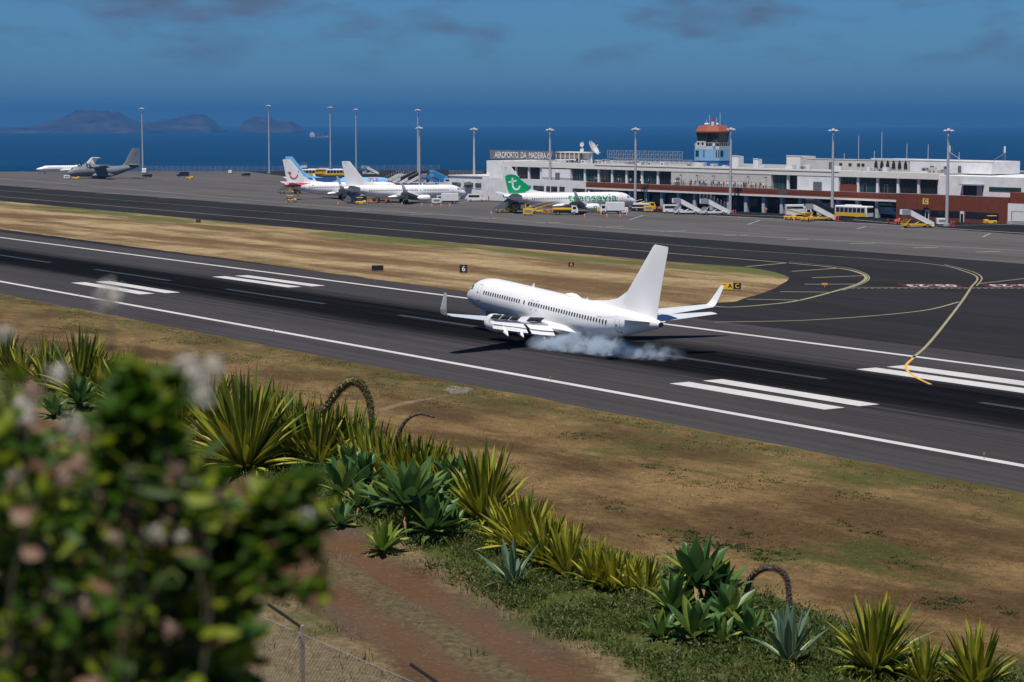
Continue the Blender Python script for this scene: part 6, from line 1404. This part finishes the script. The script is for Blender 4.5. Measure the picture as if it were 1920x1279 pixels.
def ordn(n):
    one = 'first second third fourth fifth sixth seventh eighth ninth tenth eleventh twelfth thirteenth fourteenth fifteenth sixteenth seventeenth eighteenth nineteenth'.split()
    if n < 20: return one[n - 1]
    tens = {2: ('twentieth', 'twenty'), 3: ('thirtieth', 'thirty'), 4: ('fortieth', 'forty'), 5: ('fiftieth', 'fifty')}[n // 10]
    return tens[0] if n % 10 == 0 else tens[1] + '-' + one[n % 10 - 1]
for i in range(52):
    lx = 5.5 + i * .70 + rp.uniform(-.2, .2)
    p = T_O + TR @ Vector((lx, rp.uniform(.5, 1.9), 6.73 + zl(lx)))
    k = rp.randrange(10)
    person('p', 'visitor in a %s top, %s from the left in the crowd on the terracotta terrace' % (SHN[k % 8], ordn(i + 1)), PM[k], p, rp.uniform(-2.2, -.6), 'spectators crowding the terrace')
for i, lx in enumerate((-29, -27.5, -26.6, -24, -17.6, -16.8, -12, -8, -5.5)):
    p = T_O + TR @ Vector((lx, rp.uniform(.6, 2.5), 6.73 + zl(lx)))
    k = rp.randrange(10)
    person('p', 'visitor in a %s top, %s from the left before the terrace glass bays' % (SHN[k % 8], ordn(i + 1)), PM[k], p, rp.uniform(-2.4, -.4), 'visitors before the glass bays')
for px, py, lb in ((724, 384, 'worker in orange vest left of a pair by the white airliner'), (732.5, 384, 'worker in orange vest right of a pair by the white airliner'), (717, 379, 'worker in orange vest standing on the belt loader'), (559, 370, 'worker in orange vest below the red tail'), (1437, 401, 'worker in orange vest in the dark arcade'), (1686, 421, 'worker in orange vest beside the yellow stairs truck'), (1516, 417, 'worker in orange vest among the yellow loaders'), (905, 376, 'worker in orange vest before the annex'), (916, 377, 'worker in orange vest nearer the green fin')):
    p = at(px, py); p.z = .92 if 'standing on' in lb else .012
    person('p', lb, PV[int(px) % 2], p, rp.uniform(0, 6.28))
# ------------------------------------------------------------------ taxiway signs, lights, perimeter fence, ship
M_SB = mat('sign black', (.012, .012, .013), .5); M_SY = mat('sign yellow', (.80, .50, .02), .5); M_SWH = mat('sign white', (.8, .8, .8), .5)
def sign(px, py, wd, h, segs, label, facing, grp=None):
    p = at(px, py); r_ = thing('airfield_sign', label, 'sign', p, facing, grp); x = -wd / 2
    for frac, m_, txt, tm_ in segs:
        x1 = x + wd * frac; b_ = MB().box(x, x1 - .01, -.12, .12, .22, .22 + h).build('sign_panel', m_, r_)
        if txt:
            me = text_mesh(txt, h * .95, .02); me.materials.append(tm_); inst('sign_character', me, b_, ((x + x1) / 2, -.135, .22 + h * .5), (R(90), 0, 0))
        x = x1
    for xx in (-wd * .35, wd * .35): MB().box(xx - .04, xx + .04, -.04, .04, 0, .22).build('sign_leg', M_GALV, r_)
FC = IMG_R - math.pi / 2 + math.pi / 2
sign(869, 514, 1.2, 1.25, [(1, M_SB, '6', M_SWH)], 'black distance marker showing a white 6 on the verge', IMG_R + R(12))
sign(708, 510, 1.9, .85, [(1, M_SB, None, None)], 'blank black back of a sign on the verge left of the 6', IMG_R + R(8))
sign(1071, 502, .95, .65, [(1, M_SB, 'A', M_SY)], 'small black sign with a yellow letter on the verge beyond the airliner', IMG_R)
sign(372, 419, 1.1, .75, [(.3, M_SB, None, None), (.4, mat('dim sign face', (.10, .05, .012), .6), None, None), (.3, M_SB, None, None)], 'small dark sign far along the verge at left', IMG_R)
sign(1370, 545, 2.95, .9, [(.62, M_SY, '\u2196 A', M_SB), (.38, M_SB, 'C', M_SY)], 'yellow and black direction sign at the grass tip behind the wing tip', IMG_R)
def marker(px, py, label, m_, h=.32):
    r_ = thing('edge_light', label, 'light', at(px, py), 0, 'runway edge lights'); MB().tube([(0, 0, 0), (0, 0, h)], .04, 6).build('stem', m_, r_); MB().cyl((0, 0, h + .05), .08, 2, .12, 8).build('lamp', M_LOUV, r_)
for i, (px, py) in enumerate(((148, 555), (513, 622), (1032, 714), (1845, 860), (125, 452), (378, 486), (703, 531), (1040, 577))):
    marker(px, py, 'small runway edge light ' + ('on the near white line ' if i < 4 else 'beyond the far white line ') + ('farthest left', 'second from the left', 'third from the left', 'farthest right')[i % 4], M_LOUV)
r_ = thing('orange_marker', 'small orange marker board on a post among the yellow chevrons', 'marker', at(1546, 539), IMG_R); MB().box(-.42, .42, -.05, .05, .35, .65).build('board', mat('marker orange', (.8, .33, .05), .6), r_); MB().box(-.05, .05, -.04, .04, 0, .35).build('post', M_GALV, r_)
pf = thing('perimeter_fence', 'thin wire perimeter fence along the far edge of the apron', 'fence')
fp = [Vector((-996, 420, 0)).lerp(Vector((-957, 466, 0)), k / 22) for k in range(23)] + [Vector((-957, 466, 0)).lerp(Vector((-930, 560, 0)), k / 24) for k in range(1, 25)]
pm_ = MB().box(-.06, .06, -.06, .06, 0, 2.7).build('post', M_GALV, pf); pm_.location = fp[0]
for p in fp[1:]: inst('post', pm_.data, pf, p)
wr = MB()
for a, b_ in zip(fp, fp[1:]):
    for z in [.15 + .2 * k for k in range(13)]: wr.tube([a + Vector((0, 0, z)), b_ + Vector((0, 0, z))], .012, 3, False)
    for k in range(10): q = a.lerp(b_, k / 10); wr.tube([q, q + Vector((0, 0, 2.6))], .012, 3, False)
tag(wr.build('wire_mesh', M_GALV, pf), kind='stuff')
D_S = 11500; spos = at_dist(598, 230, D_S); spos.z = SEA; sh = thing('cargo_ship', 'small white cargo ship far out on the sea', 'ship', spos, IMG_R + R(10))
hull = [(-52, 0), (-50, -8), (30, -8), (48, -3), (53, 0), (48, 3), (30, 8), (-50, 8)]
MB().loft([[(x * .93, y * .8, -2) for x, y in hull], [(x, y, 8) for x, y in hull]]).build('hull', mat('ship hull', (.30, .24, .26), .6), sh)
MB().cbox(-50, -22, -7.5, 7.5, 8, 24, 1).build('superstructure', M_FRAME, sh); MB().cbox(-46, -28, -6.5, 6.5, 24, 32, 1).build('bridge', M_FRAME, sh); MB().tube([(-47, 0, 24), (-47, 0, 39)], [2.2, 1.8], 8).build('funnel', M_VG, sh)
MB().box(-12, 32, -5, 5, 8, 12).build('hatch', M_VG, sh)
for x in (-5, 20): MB().tube([(x, 0, 8), (x, 0, 30)], .7, 6).build('crane_post', M_FRAME, sh)
MB().loft([[(34, -5, 8), (50, -1, 8), (50, 1, 8), (34, 5, 8)], [(34, -5, 12), (51, -1, 13), (51, 1, 13), (34, 5, 12)]]).build('forecastle', M_FRAME, sh)
# ------------------------------------------------------------------ tyre smoke behind the main wheels
sm = bpy.data.materials.new('tyre smoke'); sm.use_nodes = True; t = sm.node_tree; t.nodes.clear()
ou = t.nodes.new('ShaderNodeOutputMaterial'); pv = t.nodes.new('ShaderNodeVolumePrincipled'); pv.inputs['Color'].default_value = (.76, .88, 1.0, 1); pv.inputs['Anisotropy'].default_value = .1
tcn = t.nodes.new('ShaderNodeTexCoord'); nn = n_noise(t, tcn.outputs['Object'], .85, 6, .62); sx_ = t.nodes.new('ShaderNodeSeparateXYZ'); t.links.new(tcn.outputs['Object'], sx_.inputs[0])
nb_ = n_noise(t, tcn.outputs['Object'], .3, 3, .5)
SL = 21.5
fx = n_math(t, 'MULTIPLY', n_range(t, sx_.outputs['X'], .2, 5.0), n_range(t, sx_.outputs['X'], SL * .62, SL - .3, 1, 0))
top = n_math(t, 'ADD', n_math(t, 'MULTIPLY', nb_, 3.0), -.15)
fzz = n_range(t, n_math(t, 'SUBTRACT', sx_.outputs['Z'], top), -.9, .35, 1, 0)
fy = n_range(t, n_math(t, 'ABSOLUTE', sx_.outputs['Y']), .8, 2.9, 1, 0)
den = n_math(t, 'MULTIPLY', n_math(t, 'MULTIPLY', fx, fy), n_math(t, 'MULTIPLY', fzz, n_range(t, nn, .42, .66, 0, 2.2)))
t.links.new(den, pv.inputs['Density']); t.links.new(pv.outputs[0], ou.inputs['Volume'])
so = MB().loft([[(x, y * w_, z * h_ + .04) for y, z in ((-1, 0), (1, 0), (1, .6), (.6, 1), (-.6, 1), (-1, .6))] for x, w_, h_ in ((0, 1.2, .8), (3, 2.6, 1.9), (8, 3.0, 2.6), (SL - 3, 3.0, 2.9), (SL, 2.2, 2.4))]).build('tyre_smoke', sm); so['kind'] = 'stuff'
so.location = (-190.4, 125.9, 0.03); so.rotation_euler = (0, 0, R(13))
